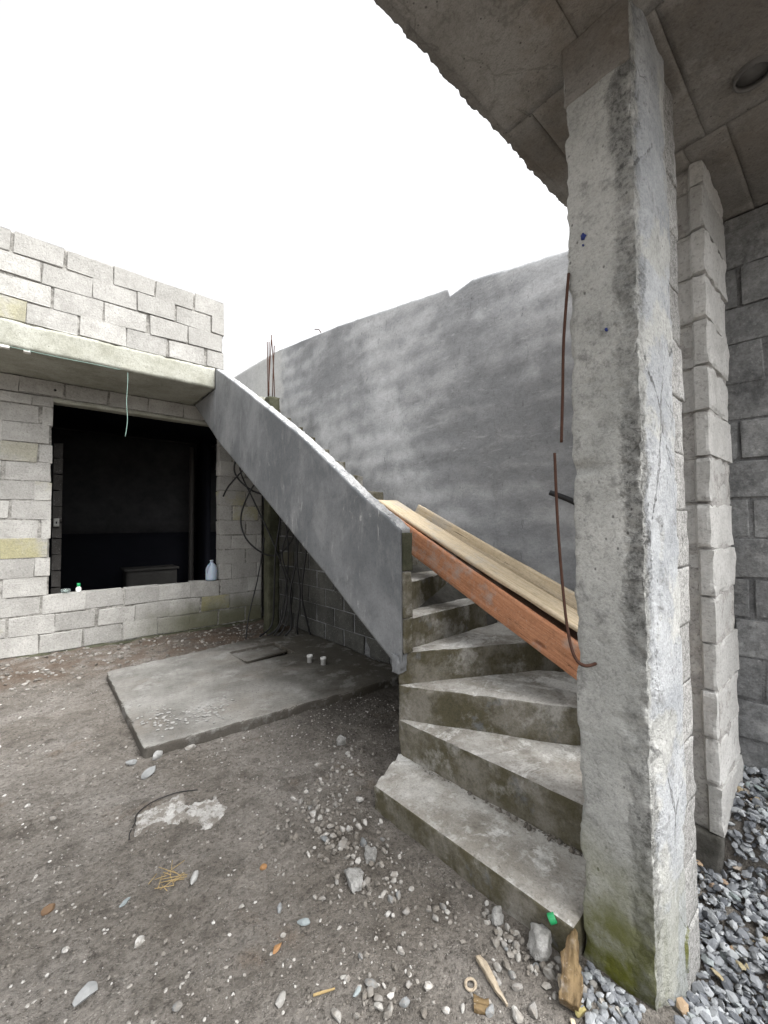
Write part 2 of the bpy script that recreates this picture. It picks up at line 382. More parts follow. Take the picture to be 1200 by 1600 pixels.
def step_mat():
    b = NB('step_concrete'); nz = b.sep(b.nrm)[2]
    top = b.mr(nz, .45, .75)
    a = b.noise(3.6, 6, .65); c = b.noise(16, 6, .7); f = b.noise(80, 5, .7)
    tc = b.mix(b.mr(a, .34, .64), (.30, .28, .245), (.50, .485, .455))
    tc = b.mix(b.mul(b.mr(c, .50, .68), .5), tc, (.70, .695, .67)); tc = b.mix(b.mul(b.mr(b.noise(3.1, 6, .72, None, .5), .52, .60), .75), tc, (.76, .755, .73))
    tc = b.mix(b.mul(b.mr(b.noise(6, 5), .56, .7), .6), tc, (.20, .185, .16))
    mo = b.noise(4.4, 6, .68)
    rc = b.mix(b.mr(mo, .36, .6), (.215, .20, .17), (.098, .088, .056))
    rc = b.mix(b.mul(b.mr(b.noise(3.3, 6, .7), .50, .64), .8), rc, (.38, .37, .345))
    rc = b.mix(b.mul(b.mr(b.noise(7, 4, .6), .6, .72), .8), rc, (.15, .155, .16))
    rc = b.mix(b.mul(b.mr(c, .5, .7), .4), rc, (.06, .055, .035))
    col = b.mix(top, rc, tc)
    col = b.mix(b.mr(f, .30, .45, .5, 0), col, (.10, .095, .08)); col = b.grain(col, 30, .5, .6)
    h = b.math('ADD', b.math('MULTIPLY', c, 1.2), f)
    return b.done(col, .92, b.bump(h, .65, .006), .15)
M_step = step_mat()

def ground_mat():
    b = NB('dirt'); a = b.noise(1.1, 6, .62); c = b.noise(6, 6, .7); f = b.noise(48, 6, .75); g = b.noise(190, 4, .7)
    col = b.mix(b.mr(a, .34, .66), (.19, .17, .147), (.30, .278, .252))
    col = b.mix(b.mul(b.mr(c, .48, .70), .7), col, (.08, .069, .057))
    col = b.mix(b.mul(b.mr(b.noise(2.3, 5, .65), .57, .72), .55), col, (.16, .113, .078))
    col = b.mix(b.mul(b.mr(f, .36, .50, .75, 0)), col, (.075, .066, .057))
    col = b.mix(b.mul(b.mr(f, .57, .72, 0, .6)), col, (.26, .248, .23))
    col = b.mix(b.mul(b.mr(g, .60, .70), .65), col, (.34, .325, .305))
    v = b.voro(75); col = b.mix(b.mul(b.mr(v, .05, .16, 1, 0), b.mr(b.noise(30, 3), .50, .64)), col, (.42, .405, .38))
    col = b.mix(b.mul(b.mr(b.noise(1.9, 6, .7), .52, .66), .5), col, (.30, .275, .245)); col = b.grain(col, 17, .6, .55); col = b.grain(col, 55, .5, .6)
    wc = b.voro(120); col = b.mix(b.mul(b.mr(wc, .10, .22, 1, 0), b.mr(b.noise(13, 5, .7), .46, .62), .8), col, (.44, .42, .39))
    x, y, z = b.sep()
    darkm = b.mul(b.mr(b.math('ADD', y, b.noise(3, 4)), 2.3, 3.3), b.mr(x, .8, 1.9), .7)  # dirt colour gets darker towards the stairs
    col = b.mix(darkm, col, (.06, .053, .046))
    red = b.mul(b.mr(y, 4.75, 5.1), b.mr(b.noise(4, 5), .35, .6), .7)
    col = b.mix(red, col, (.12, .085, .062))
    h = b.math('ADD', b.math('MULTIPLY', f, 1.3), b.math('MULTIPLY', c, 1.5)); h = b.math('ADD', h, b.math('MULTIPLY', g, .5))
    h = b.math('ADD', h, b.mr(v, 0, .3, .6, 0))
    return b.done(col, .95, b.bump(h, 1., .013), .15)
M_dirt = ground_mat()

def stone_mat(name, stops, attr=True):
    b = NB(name); r = b.attr('tint') if attr else b.rnd()
    cr = b.n('ShaderNodeValToRGB'); b.put(cr.inputs[0], r); cr.color_ramp.interpolation = 'CONSTANT' if not attr else 'LINEAR'
    e = cr.color_ramp.elements
    while len(e) < len(stops): e.new(.5)
    for q, (p, c) in zip(e, stops): q.position = p; q.color = (*c, 1)
    o = b.obj(); n = b.noise(30, 5, .65, b.pos); n2 = b.noise(120, 3, .6)
    col = b.mix(b.mr(n, .3, .7, 0, .5), cr.outputs[0], (.75, .75, .74), 'MULTIPLY')
    col = b.mix(b.mr(n2, .58, .7, 0, .35), col, (.4, .4, .4))
    if name != 'gravel_stone': col = b.mix(b.mr(b.noise(24, 5, .7), .42, .62, 0, .75), col, (.19, .17, .145))
    return b.done(col, .75, b.bump(b.math('ADD', n, n2), .5, .003), .35)
M_gravel = stone_mat('gravel_stone', [(0, (.085, .092, .105)), (.35, (.16, .17, .185)), (.65, (.25, .262, .275)), (.85, (.36, .375, .39)), (.93, (.20, .235, .235)), (.965, (.30, .20, .13)), (1, (.23, .20, .12))])
M_grit = stone_mat('grit_stone', [(0, (.08, .072, .062)), (.4, (.19, .175, .155)), (.75, (.34, .325, .30)), (1, (.56, .545, .52))])
M_stone = stone_mat('loose_stone', [(0, (.33, .32, .30)), (.22, (.22, .23, .235)), (.42, (.46, .45, .43)), (.6, (.26, .25, .235)), (.78, (.16, .17, .175)), (.9, (.38, .37, .345))], False)

def wood_mat(name, c1, c2, knot, rough=.7):
    b = NB(name); o = b.obj(); r = b.rnd()
    off = b.n('ShaderNodeVectorMath'); off.operation = 'ADD'; b.l(o, off.inputs[0])
    cx = b.n('ShaderNodeCombineXYZ'); b.l(b.math('MULTIPLY', r, 37.), cx.inputs[0]); b.l(b.math('MULTIPLY', r, 11.), cx.inputs[1]); b.l(cx.outputs[0], off.inputs[1])
    src = off.outputs[0]
    g = b.noise(6, 6, .6, b.vec((.5, 14, 14), src), .6); g2 = b.noise(20, 5, .7, b.vec((.35, 9, 9), src), 1.2); bl = b.noise(3, 5, .6, b.vec((1, 3, 3), src))
    col = b.mix(b.mr(g, .3, .7), c1, c2)
    col = b.mix(b.mul(b.mr(g2, .54, .7), .55), col, knot)
    col = b.mix(b.mul(b.mr(bl, .54, .72), .6), col, tuple(c*.62 for c in c1))
    k = b.voro(1.6, b.vec((1.3, 5, 5), src)); col = b.mix(b.mr(k, .05, .13, .85, 0), col, knot)
    col = b.mix(b.mr(b.noise(90, 3), .62, .72, 0, .4), col, (.5, .45, .38)); col = b.grain(col, 25, .35, .6)
    ck = b.noise(9, 5, .7, b.vec((.3, 6, 6), src), 1.5); col = b.mix(b.mul(b.mr(ck, .63, .67), .85), col, tuple(q*.45 for q in knot))
    col = b.mix(b.mul(b.mr(b.noise(4, 6, .72), .50, .66), .55), col, (.40, .385, .36))
    return b.done(col, rough, b.bump(b.math('ADD', g, g2), .45, .004), .25)
M_wood_red = wood_mat('red_timber', (.42, .185, .095), (.55, .27, .15), (.16, .06, .03))
M_wood_tan = wood_mat('pale_timber', (.50, .40, .265), (.66, .56, .41), (.17, .115, .07))
M_wood_dark = wood_mat('dark_timber', (.10, .055, .035), (.17, .10, .065), (.05, .03, .02))
M_wood_grey = wood_mat('grey_timber', (.33, .27, .20), (.45, .38, .29), (.18, .13, .09))
M_wood_old = wood_mat('old_timber', (.10, .066, .033), (.20, .14, .07), (.03, .02, .011))
M_rust = plain('rusty_steel', (.07, .036, .026), .85, .2, .5, 60)
M_black = plain('black_plastic', (.012, .012, .013), .5, .4)
M_cordgreen = plain('pale_green_cord', (.22, .33, .29), .7)
M_white = plain('white_pvc', (.72, .72, .70), .45, .4, .1)
M_foam = plain('white_foam', (.75, .74, .70), .9, .1, .1)
M_green = plain('green_plastic', (.02, .28, .10), .4, .5)
M_blue = plain('blue_paint', (.02, .035, .16), .6)
M_fleck = plain('lime_flake', (.30, .295, .28), .9, .1)
M_navy = plain('shaded_room_paint', (.006, .0065, .010), .8, .1, .4, 3)  # navy tone with the unlit room's darkness put into the colour
M_roomgrey = plain('shaded_room_render', (.036, .036, .038), .9, .1, .7, 4)  # grey plaster, darkened to paint in the interior shade
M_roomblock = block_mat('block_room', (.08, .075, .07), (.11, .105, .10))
M_straw = plain('straw', (.34, .25, .12), .8)
M_pipe = plain('grey_pipe', (.07, .065, .06), .6)
def jug_mat():
    b = NB('milky_plastic'); 
    return b.done((.66, .76, .88), .35, None, .4, **{'Transmission Weight': .35, 'Subsurface Weight': .2})
M_jug = jug_mat()
def glass_mat():
    b = NB('clear_glass'); return b.done((.8, .9, .88), .05, None, .5, **{'Transmission Weight': .9})
M_glass = glass_mat()

# ------------------------------------------------------------------ ground
def gh(x, y):
    x = np.asarray(x, float); y = np.asarray(y, float)
    P = np.stack([x.ravel(), y.ravel(), 0*x.ravel()], 1)
    z = .016*fbm(P, 1.3, 3, 3)+.009*fbm(P, 7, 4, 9)+.008*fbm(P, 30, 3, 15)*(.5+.5*np.clip(1+2*fbm(P, 2.5, 2, 16), 0, 2))
    z = z.reshape(x.shape)
    gm = sstep(1.40, 1.80, x)*sstep(1.05, .75, y)
    zg = np.clip(-.16+(x-1.9)*.20+.17*sstep(2.30, 2.46, x), -.17, .16)-.03
    z = z*(1-gm)+zg*gm
    strip = sstep(4.75, 5.3, y)
    z = z+strip*(.03+.035*np.reshape(fbm(P, 5, 4, 31), x.shape))
    z = z-.006*sstep(2.2, 3.2, y)*sstep(4.7, 3.0, y)*sstep(.3, 1, x)
    return z
def gz(x, y): return float(gh(np.array([x]), np.array([y]))[0])
def grid(name, xs, ys, zf, mat):
    X, Y = np.meshgrid(xs, ys, indexing='ij'); Z = zf(X, Y)
    V = np.stack([X.ravel(), Y.ravel(), Z.ravel()], 1); A = np.arange(X.size).reshape(X.shape)
    F = np.stack([A[:-1, :-1], A[1:, :-1], A[1:, 1:], A[:-1, 1:]], -1).reshape(-1, 4)
    return mesh(name, V, F, mat)
near = np.arange(-1.2, 3.0, .0125)
xs = np.concatenate([[-400, -120, -40, -15, -7, -4, -2.6, -1.8], near, [3.3, 4, 6, 10, 20, 60, 150, 400]])
ys = np.concatenate([[-400, -120, -40, -15, -6, -3, -1.5, -.8], np.arange(-.4, 6.1, .0125), [6.6, 8, 12, 20, 60, 150, 400]])
def gfar(X, Y):
    n = sstep(-3.5, -1.2, X)*sstep(4.2, 3.0, X)*sstep(-2.2, -.4, Y)*sstep(7.5, 6.05, Y)
    return gh(X, Y)*n
tag(grid('ground', xs, ys, gfar, M_dirt), kind='structure')

# ------------------------------------------------------------------ concrete blocks
def block_mesh(name, mat, seed):
    rr = random.Random(seed); bm = bmesh.new(); bmesh.ops.create_cube(bm, size=1)
    for v in bm.verts: v.co += Vector((rr.uniform(-.018, .018), rr.uniform(-.02, .02), rr.uniform(-.045, .045)))
    bmesh.ops.bevel(bm, geom=list(bm.edges), offset=.014, segments=1, affect='EDGES', profile=.6)
    for v in bm.verts: v.co += Vector((rr.uniform(-.012, .012), rr.uniform(-.02, .02), rr.uniform(-.03, .03)))
    me = bpy.data.meshes.new(name); bm.to_mesh(me); bm.free(); me.materials.append(mat)
    return me
def block_set(mat, n=7, s=0): return [block_mesh('block', mat, s+i) for i in range(n)]
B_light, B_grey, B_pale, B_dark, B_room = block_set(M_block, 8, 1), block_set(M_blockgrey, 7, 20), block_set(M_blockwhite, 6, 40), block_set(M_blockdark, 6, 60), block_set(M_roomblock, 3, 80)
RB = random.Random(99)
def put_block(ms, cx, cy, cz, lx, ly, lz, parent, rz=0., tilt=.006):
    o = bpy.data.objects.new('block', RB.choice(ms))
    link(o, parent)
    o.matrix_parent_inverse = Matrix.Translation(-Vector(parent.location))
    o.location = (cx, cy, cz); o.scale = (lx, ly, lz)
    o.rotation_euler = (RB.uniform(-tilt, tilt), RB.uniform(-tilt, tilt)*1.2, rz+RB.uniform(-tilt, tilt)+(pi if RB.random() < .5 else 0))
    return o
def course(ms, x0, x1, yf, z0, z1, parent, off, pitch=.40, joint=.014, depth=.14):
    """one course on a wall facing -Y, front plane yf"""
    x = x0-off
    while x < x1-.005:
        j = joint*RB.uniform(.5, 2.1)
        a, c = max(x, x0), min(x+pitch-j, x1)
        if c-a > .03:
            h = (z1-z0)-.012*RB.uniform(.4, 1.9); y = yf-RB.uniform(.001, .014)
            put_block(ms, (a+c)/2, y+depth/2, (z0+z1)/2+RB.uniform(-.003, .003), c-a, depth, h, parent)
        x += pitch+RB.uniform(-.015, .015)

# ------------------------------------------------------------------ block building on the left
WY = 5.97
bld = empty('block_building', (0, WY, 0), 'low house of bare grey concrete blocks with a dark unglazed opening and block parapet', 'building')
OX0, OX1, OZ0, OZ1, SOF = .085, 1.955, .69, 2.895, 3.137
XL, XR = -2.4, 2.60
rows = [.05+.2133*k for k in range(14)]
# left pier
for k in range(13):
    z0, z1 = rows[k], rows[k+1]
    if k < 3: course(B_light, XL, XR-.02, WY, z0, z1, bld, [.37, .25, .33][k], .395)
    else:
        course(B_light, XL, OX0, WY, z0, z1, bld, [.02, .30][k % 2]+RB.uniform(-.02, .02), .40)
        course(B_light, OX1, XR-.02, WY, z0, z1, bld, [.0, .2][k % 2], .39)
course(B_light, XL, OX0, WY, rows[13], OZ1+.045, bld, .1, .8)
course(B_light, OX1, XR, WY, rows[13], OZ1+.045, bld, .1, .4)
course(B_light, XL, XR, WY, OZ1+.055, SOF-.01, bld, .28, .42, .022)
lint = hexa('lintel', box8(OX0-.02, OX1+.02, WY-.002, WY+.14, OZ1, OZ1+.05), .03, M_beam, bld, amp=.004, eamp=.006)
def multi(name, boxes, mat, parent, res=.06, amp=.006, sc=9):
    V = []; F = []; o = 0
    for i, bx in enumerate(boxes):
        Ca = np.array(box8(*bx)); L = (bx[1]-bx[0], bx[3]-bx[2], bx[5]-bx[4])
        P, f = hexa_vf(box8(*bx), [max(1, int(l/res)) for l in L], amp, sc, 0, .01, i)
        V.append(P); F.append(f+o); o += len(P)
    return mesh(name, np.concatenate(V), np.concatenate(F), mat, parent)
multi('mortar', [(XL, OX0-.012, WY+.004, WY+.135, .03, OZ1-.004), (OX0-.012, OX1+.012, WY+.004, WY+.135, .03, OZ0-.014), (OX1+.012, XR, WY+.004, WY+.135, .03, OZ1-.004), (XL, XR, WY+.006, WY+.135, OZ1+.053, SOF-.003)], M_mortar, bld, .022, .009, 16)
# footing under the wall, rough and mossy
hexa('footing', box8(XL, XR, WY-.05, WY+.12, -.1, .045), (.03, .03, .03), M_mosscol, bld, amp=.03, sc=7, eamp=.02)
# overhanging roof slab
BY = 5.07
def beam_post(P, N, d): return P
hexa('roof_slab', box8(XL, 1.597, BY, WY+.3, SOF, 3.385), (.03, .03, .03), M_beam, bld, amp=.006, sc=5, eamp=.012, ew=.02, seed=4)
hexa('roof_deck', box8(1.60, 2.62, 5.72, WY+.6, SOF+.03, 3.38), .06, M_beam, bld, amp=.004)
# parapet courses standing on the slab edge
PZ = [3.388+.2145*k for k in range(5)]
for k in range(4): course(B_light, XL, 1.70, BY+.01, PZ[k], PZ[k+1], bld, [.16, .34, .05, .27][k], .405, .016)
multi('parapet_mortar', [(XL, 1.69, BY+.016, BY+.14, 3.386, PZ[4]-.01)], M_mortar, bld, .022, .008, 16)
for x, wd in ((-.30, .10), (-.13, .055)):
    o = hexa('foam_dab', box8(x-wd/2, x+wd/2, BY+.0, BY+.05, SOF-.022, SOF+.004), .008, M_foam, bld, amp=.008, sc=25, eamp=.01, ew=.01)
# the dark room behind the opening
RY0, RY1 = WY+.16, 9.2
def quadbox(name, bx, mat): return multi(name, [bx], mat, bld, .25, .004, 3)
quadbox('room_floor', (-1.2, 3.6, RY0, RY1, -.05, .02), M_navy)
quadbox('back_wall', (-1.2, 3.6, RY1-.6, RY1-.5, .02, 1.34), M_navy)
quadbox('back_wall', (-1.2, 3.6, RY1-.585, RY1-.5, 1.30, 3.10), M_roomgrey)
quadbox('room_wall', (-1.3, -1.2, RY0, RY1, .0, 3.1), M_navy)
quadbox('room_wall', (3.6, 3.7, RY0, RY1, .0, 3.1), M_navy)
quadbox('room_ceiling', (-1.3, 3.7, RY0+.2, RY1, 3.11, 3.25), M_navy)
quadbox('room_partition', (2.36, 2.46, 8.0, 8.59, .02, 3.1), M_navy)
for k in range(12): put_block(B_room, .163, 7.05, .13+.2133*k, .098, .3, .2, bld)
sb = hexa('switch_box', box8(.125, .185, 6.87, 6.905, 1.46, 1.57), .02, plain('switch_plate', (.4, .4, .38), .5), bld, amp=.0, eamp=.0)
hexa('toggle', box8(.148, .163, 6.86, 6.8695, 1.50, 1.53), .01, M_black, sb, amp=0, eamp=0)
tube('conduit_hole', [(.10, WY-.012, 3.03), (.10, WY+.03, 3.03)], .013, M_black, bld, 0, 10)
tube('drain_pipe', [(2.24, 8.45, .02), (2.24, 8.45, 1.5), (2.24, 8.45, 3.0)], .05, M_pipe, bld, 3, 10)

# ------------------------------------------------------------------ boundary wall on the right
def wx(y): return np.interp(y, [-1.2, .45, 2.2, 3.8, 5.8, 8.5], [3.01, 2.89, 2.75, 2.69, 2.68, 2.67])
def under(y):      # underside of the stair flight
    return np.interp(y, [1.0, 1.737, 1.837, 2.212, 2.572, 3.248, 4.11, 4.934, 5.934], [.5, .60, .656, .876, 1.104, 1.494, 1.994, 2.461, 3.10])
def wtop(y):
    y = np.asarray(y, float)
    t = np.interp(y, [-1.2, .93, .97, 1.3, 2.4, 3.6, 5.75, 7.3, 8.5], [3.14, 3.14, 3.36, 3.41, 3.585, 3.79, 4.12, 4.22, 4.25])
    notch = np.clip((y-2.09)/.24, 0, 1)**.8*(y < 2.335)
    return t-.075*notch
bw = empty('boundary_wall', (2.7, 3, 0), 'long tall boundary wall rendered in cloudy dark grey beside the stairs', 'wall')
def wall_sheet(name, ys, zlo, zhi, xoff, nz, mat, amp, thick, seed):
    ys = np.asarray(ys); t = np.linspace(0, 1, nz)
    Y, T = np.meshgrid(ys, t, indexing='ij'); lo = zlo(ys)[:, None]; hi = zhi(ys)[:, None]
    Pn = np.stack([ys, 0*ys, 0*ys+3], 1); hi = hi+.006*fbm(Pn, 14, 4, 77)[:, None]
    Z = lo+(hi-lo)*T; X = wx(Y)+xoff
    P = np.stack([X.ravel(), Y.ravel(), Z.ravel()], 1)
    P[:, 0] += amp*fbm(P, 2.2, 4, seed)+.4*amp*fbm(P, 11, 3, seed+5)
    edge = (T.ravel() > .996); P[edge, 0] += .008
    n = len(P); Bk = P.copy(); Bk[:, 0] = (X+thick).ravel()
    A = np.arange(n).reshape(Y.shape); Bi = A+n
    def q(a): return np.stack([a[:-1, :-1], a[1:, :-1], a[1:, 1:], a[:-1, 1:]], -1).reshape(-1, 4)
    F = [q(A)[:, ::-1], q(Bi)]
    F.append(np.stack([A[:-1, -1], A[1:, -1], Bi[1:, -1], Bi[:-1, -1]], -1)[:, ::-1])
    F.append(np.stack([A[:-1, 0], A[1:, 0], Bi[1:, 0], Bi[:-1, 0]], -1))
    F.append(np.stack([A[0, :-1], A[0, 1:], Bi[0, 1:], Bi[0, :-1]], -1)[:, ::-1]); F.append(np.stack([A[-1, :-1], A[-1, 1:], Bi[-1, 1:], Bi[-1, :-1]], -1))
    return mesh(name, np.concatenate([P, Bk]), np.concatenate(F), mat, bw)
wall_sheet('render_coat', np.arange(.80, 5.76, .02), lambda y: np.where(y < 1.9, .0, np.maximum(under(y)-.02, 0)), wtop, 0, 130, M_plaster, .010, .16, 3)
wall_sheet('old_render', np.arange(5.765, 8.5, .05), lambda y: 0*y+2.6, wtop, .006, 40, M_plaster, .008, .15, 8)
wall_sheet('mortar', np.concatenate([np.arange(-1.2, .80, .04)]), lambda y: 0*y-.2, wtop, .008, 80, M_mortargrey, .016, .12, 5)
wall_sheet('mortar', np.arange(1.92, 6.4, .06), lambda y: 0*y-.1, lambda y: np.maximum(under(y)-.05, .1), .03, 40, M_mortargrey, .008, .10, 6)
for k in range(15):
    z0 = .09+.2125*k; z1 = min(z0+.2125, 3.14)
    y = -1.2+[.0, -.21][k % 2]
    while y < .74:
        L = .40+RB.uniform(-.03, .03); a, c = max(y, -1.2), min(y+L-.02, .78)
        if c-a > .05: 
            x = float(wx((a+c)/2)); put_block(B_grey, x+.055-RB.uniform(-.002, .009), (a+c)/2, (z0+z1)/2, c-a, .11, z1-z0-.014, bw, pi/2+.075, .008)
        y += L
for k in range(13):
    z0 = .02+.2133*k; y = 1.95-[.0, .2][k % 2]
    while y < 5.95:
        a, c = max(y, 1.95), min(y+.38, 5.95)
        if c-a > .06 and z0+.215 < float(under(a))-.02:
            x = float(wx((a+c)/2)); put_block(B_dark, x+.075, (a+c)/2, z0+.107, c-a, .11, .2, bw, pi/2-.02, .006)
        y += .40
tube('pipe_stub', [(2.66, 1.375, 1.668), (2.68, 1.27, 1.62), (2.72, 1.17, 1.565), (2.92, 1.05, 1.50)], .019, M_black, bw, 5, 12)
tube('rebar_stub', [(2.72, 4.42, 3.9), (2.69, 4.44, 3.97), (2.66, 4.50, 3.99)], .006, M_rust, bw, 3, 6)

# ------------------------------------------------------------------ staircase
st = empty('staircase', (1.62, 1.78, 0), 'raw concrete stair with mossy winder steps and a grey rendered side wall', 'staircase')
N0 = (1.615, 1.785)
SZ = [.12, .315, .51, .695, .88, 1.07, 1.25, 1.43, 1.61, 1.80, 1.996, 2.194, 2.39, 2.59, 2.785, 2.98, 3.18]
SY = {7: 2.40, 8: 2.65, 9: 2.93}
for k in range(10, 18): SY[k] = 3.21+.33*(k-10)
kw = dict(amp=.006, sc=7, eamp=.013, ew=.018)
R1 = .0115
# winders, each one the body from its own front to behind the next riser
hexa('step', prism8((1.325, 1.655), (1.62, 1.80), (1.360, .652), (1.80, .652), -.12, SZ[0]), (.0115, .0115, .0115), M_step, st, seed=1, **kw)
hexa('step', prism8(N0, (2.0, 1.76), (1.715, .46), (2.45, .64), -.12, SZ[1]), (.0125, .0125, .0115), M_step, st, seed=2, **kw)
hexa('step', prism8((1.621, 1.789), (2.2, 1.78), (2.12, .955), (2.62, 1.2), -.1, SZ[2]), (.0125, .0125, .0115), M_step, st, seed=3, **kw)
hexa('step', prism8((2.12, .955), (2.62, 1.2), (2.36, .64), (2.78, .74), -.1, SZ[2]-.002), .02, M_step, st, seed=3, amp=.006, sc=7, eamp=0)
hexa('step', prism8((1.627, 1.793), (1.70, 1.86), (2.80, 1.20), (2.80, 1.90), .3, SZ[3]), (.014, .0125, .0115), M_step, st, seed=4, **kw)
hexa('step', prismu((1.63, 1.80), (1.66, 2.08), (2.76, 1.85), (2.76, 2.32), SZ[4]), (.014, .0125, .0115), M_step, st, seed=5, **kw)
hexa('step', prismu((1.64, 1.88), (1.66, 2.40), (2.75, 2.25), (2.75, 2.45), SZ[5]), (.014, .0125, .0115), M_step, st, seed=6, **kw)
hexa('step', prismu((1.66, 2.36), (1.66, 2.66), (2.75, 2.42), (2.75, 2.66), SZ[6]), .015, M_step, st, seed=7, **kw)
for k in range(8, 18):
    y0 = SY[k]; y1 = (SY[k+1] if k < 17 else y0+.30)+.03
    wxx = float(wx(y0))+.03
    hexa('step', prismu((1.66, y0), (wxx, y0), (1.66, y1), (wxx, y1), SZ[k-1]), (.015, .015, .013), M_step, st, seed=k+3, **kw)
# sloping soffit slab under the flight
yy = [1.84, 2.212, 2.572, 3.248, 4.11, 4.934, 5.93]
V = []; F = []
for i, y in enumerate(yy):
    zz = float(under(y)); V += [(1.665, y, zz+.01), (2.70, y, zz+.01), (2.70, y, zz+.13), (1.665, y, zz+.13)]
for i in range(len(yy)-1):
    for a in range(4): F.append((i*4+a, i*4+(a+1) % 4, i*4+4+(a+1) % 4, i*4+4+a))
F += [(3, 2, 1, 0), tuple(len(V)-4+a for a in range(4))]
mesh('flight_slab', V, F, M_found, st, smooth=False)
# side wall: outline in y,z
top = [(1.752, 1.425), (1.84, 1.49), (2.13, 1.66), (2.47, 1.888), (2.94, 2.19), (3.72, 2.642), (4.4, 3.03), (5.06, 3.385)]
def ptop(y): return np.interp(y, [p[0] for p in top]+[5.75], [p[1] for p in top]+[3.60])
def plow(y): return np.interp(y, [1.752, 1.837, 2.212, 2.572, 3.248, 4.11, 4.934, 5.934], [.608, .656, .876, 1.104, 1.494, 1.994, 2.461, 3.13])
def side_sheet(name, x0, x1, ys, nz, lo, hi, mat, amp, seed, tl=0, sc=2.5):
    ys = np.asarray(ys); t = np.linspace(0, 1, nz); Y, T = np.meshgrid(ys, t, indexing='ij')
    l = lo(ys)[:, None]; h = hi(ys)[:, None]
    if tl: h = h+tl*fbm(np.stack([ys, 0*ys, 0*ys], 1), 22, 4, seed)[:, None]
    Z = l+(h-l)*T
    P = np.stack([np.full(Y.size, x0), Y.ravel(), Z.ravel()], 1); P[:, 0] += amp*fbm(P, sc, 4, seed)
    Bk = P.copy(); Bk[:, 0] = x1; n = len(P); A = np.arange(n).reshape(Y.shape); Bi = A+n
    q = lambda a: np.stack([a[:-1, :-1], a[1:, :-1], a[1:, 1:], a[:-1, 1:]], -1).reshape(-1, 4)
    F = [q(A)[:, ::-1], q(Bi)]
    for s0, s1, fl in ((A[:, -1], Bi[:, -1], 1), (A[:, 0], Bi[:, 0], 0)):
        f = np.stack([s0[:-1], s0[1:], s1[1:], s1[:-1]], -1); F.append(f[:, ::-1] if fl else f)
    for s0, s1, fl in ((A[0], Bi[0], 1), (A[-1], Bi[-1], 0)):
        f = np.stack([s0[:-1], s0[1:], s1[1:], s1[:-1]], -1); F.append(f[:, ::-1] if fl else f)
    return mesh(name, np.concatenate([P, Bk]), np.concatenate(F), mat, st)
ysA = np.concatenate([np.arange(1.752, 5.064, .02), [5.064]])
side_sheet('side_wall', 1.602, 1.622, ysA, 50, lambda y: plow(y), lambda y: ptop(y)-.004, M_parapet, .005, 3, .004)
ysB = np.arange(5.064, 5.95, .03)
side_sheet('side_wall', 1.602, 1.622, ysB, 20, lambda y: plow(y), lambda y: 0*y+SOF-.008, M_parapet, .003, 3)
side_sheet('side_wall_core', 1.623, 1.690, np.arange(1.775, 5.7, .03), 20, lambda y: plow(y)+.01, lambda y: ptop(y)-.02, M_mortargrey, 0, 5)
# rough mortar cap on its top, many small lumps
def cap():
    ys = np.arange(1.76, 5.06, .008); t = np.linspace(0, 1, 14)
    Y, T = np.meshgrid(ys, t, indexing='ij'); P = np.stack([1.606+.092*T.ravel(), Y.ravel(), ptop(Y.ravel())-.012], 1)
    bump_ = .030*np.clip(fbm(P, 30, 4, 5)+.25, -.3, 1)*np.sin(np.pi*np.clip(T.ravel(), .04, .96))**.5
    P[:, 2] += bump_+.004; P[:, 0] += .006*fbm(P, 18, 3, 6)
    n = len(P); A = np.arange(n).reshape(Y.shape); Bk = P.copy(); Bk[:, 2] = ptop(Y.ravel())-.05; Bi = A+n
    q = lambda a: np.stack([a[:-1, :-1], a[1:, :-1], a[1:, 1:], a[:-1, 1:]], -1).reshape(-1, 4)
    F = [q(A), q(Bi)[:, ::-1]]
    for s0, s1, fl in ((A[:, -1], Bi[:, -1], 0), (A[:, 0], Bi[:, 0], 1)):
        f = np.stack([s0[:-1], s0[1:], s1[1:], s1[:-1]], -1); F.append(f[:, ::-1] if fl else f)
    for s0, s1, fl in ((A[0], Bi[0], 0), (A[-1], Bi[-1], 1)):
        f = np.stack([s0[:-1], s0[1:], s1[1:], s1[:-1]], -1); F.append(f[:, ::-1] if fl else f)
    mesh('wall_cap', np.concatenate([P, Bk]), np.concatenate(F), M_cap, st)
cap()
for z0, z1 in ((.70, .90), (.905, 1.175), (1.18, 1.405)):
    hexa('block', box8(1.624, 1.698, 1.742, 1.785, z0, z1), .01, M_mosscol if z0 > 1 else M_step, st, amp=.005, sc=14, eamp=.008, ew=.01, seed=int(z0*100))
hexa('mortar_lump', box8(1.585, 1.66, 1.755, 1.81, .59, .70), .008, M_parapet, st, amp=.014, sc=16, eamp=.02, ew=.02)

# mossy column at the head of the stairs
cl = empty('concrete_column', (2.37, 5.13, 0), 'dark mossy concrete column under the stairs with bare rebars standing out of its top', 'column')
hexa('shaft', box8(2.29, 2.45, 5.06, 5.21,   .03, 3.19), .03, M_mosscol, cl, amp=.006, sc=6, eamp=.01)
for i, (a, b, t) in enumerate([(2.20, 5.09, 3.93), (2.28, 5.12, 3.95), (2.33, 5.17, 4.10), (2.36, 5.10, 3.90), (2.43, 5.18, 4.0)]):
    dx, dy = [(0, 0), (.0, .03), (.07, .05), (.02, -.01), (-.06, -.03)][i]
    a = max(a, 2.305)
    tube('rebar', [(a, b, 3.2), (a+dx*.4, b+dy*.4, 3.6), (a+dx, b+dy, t)], .0065, M_rust, cl, 4, 6)

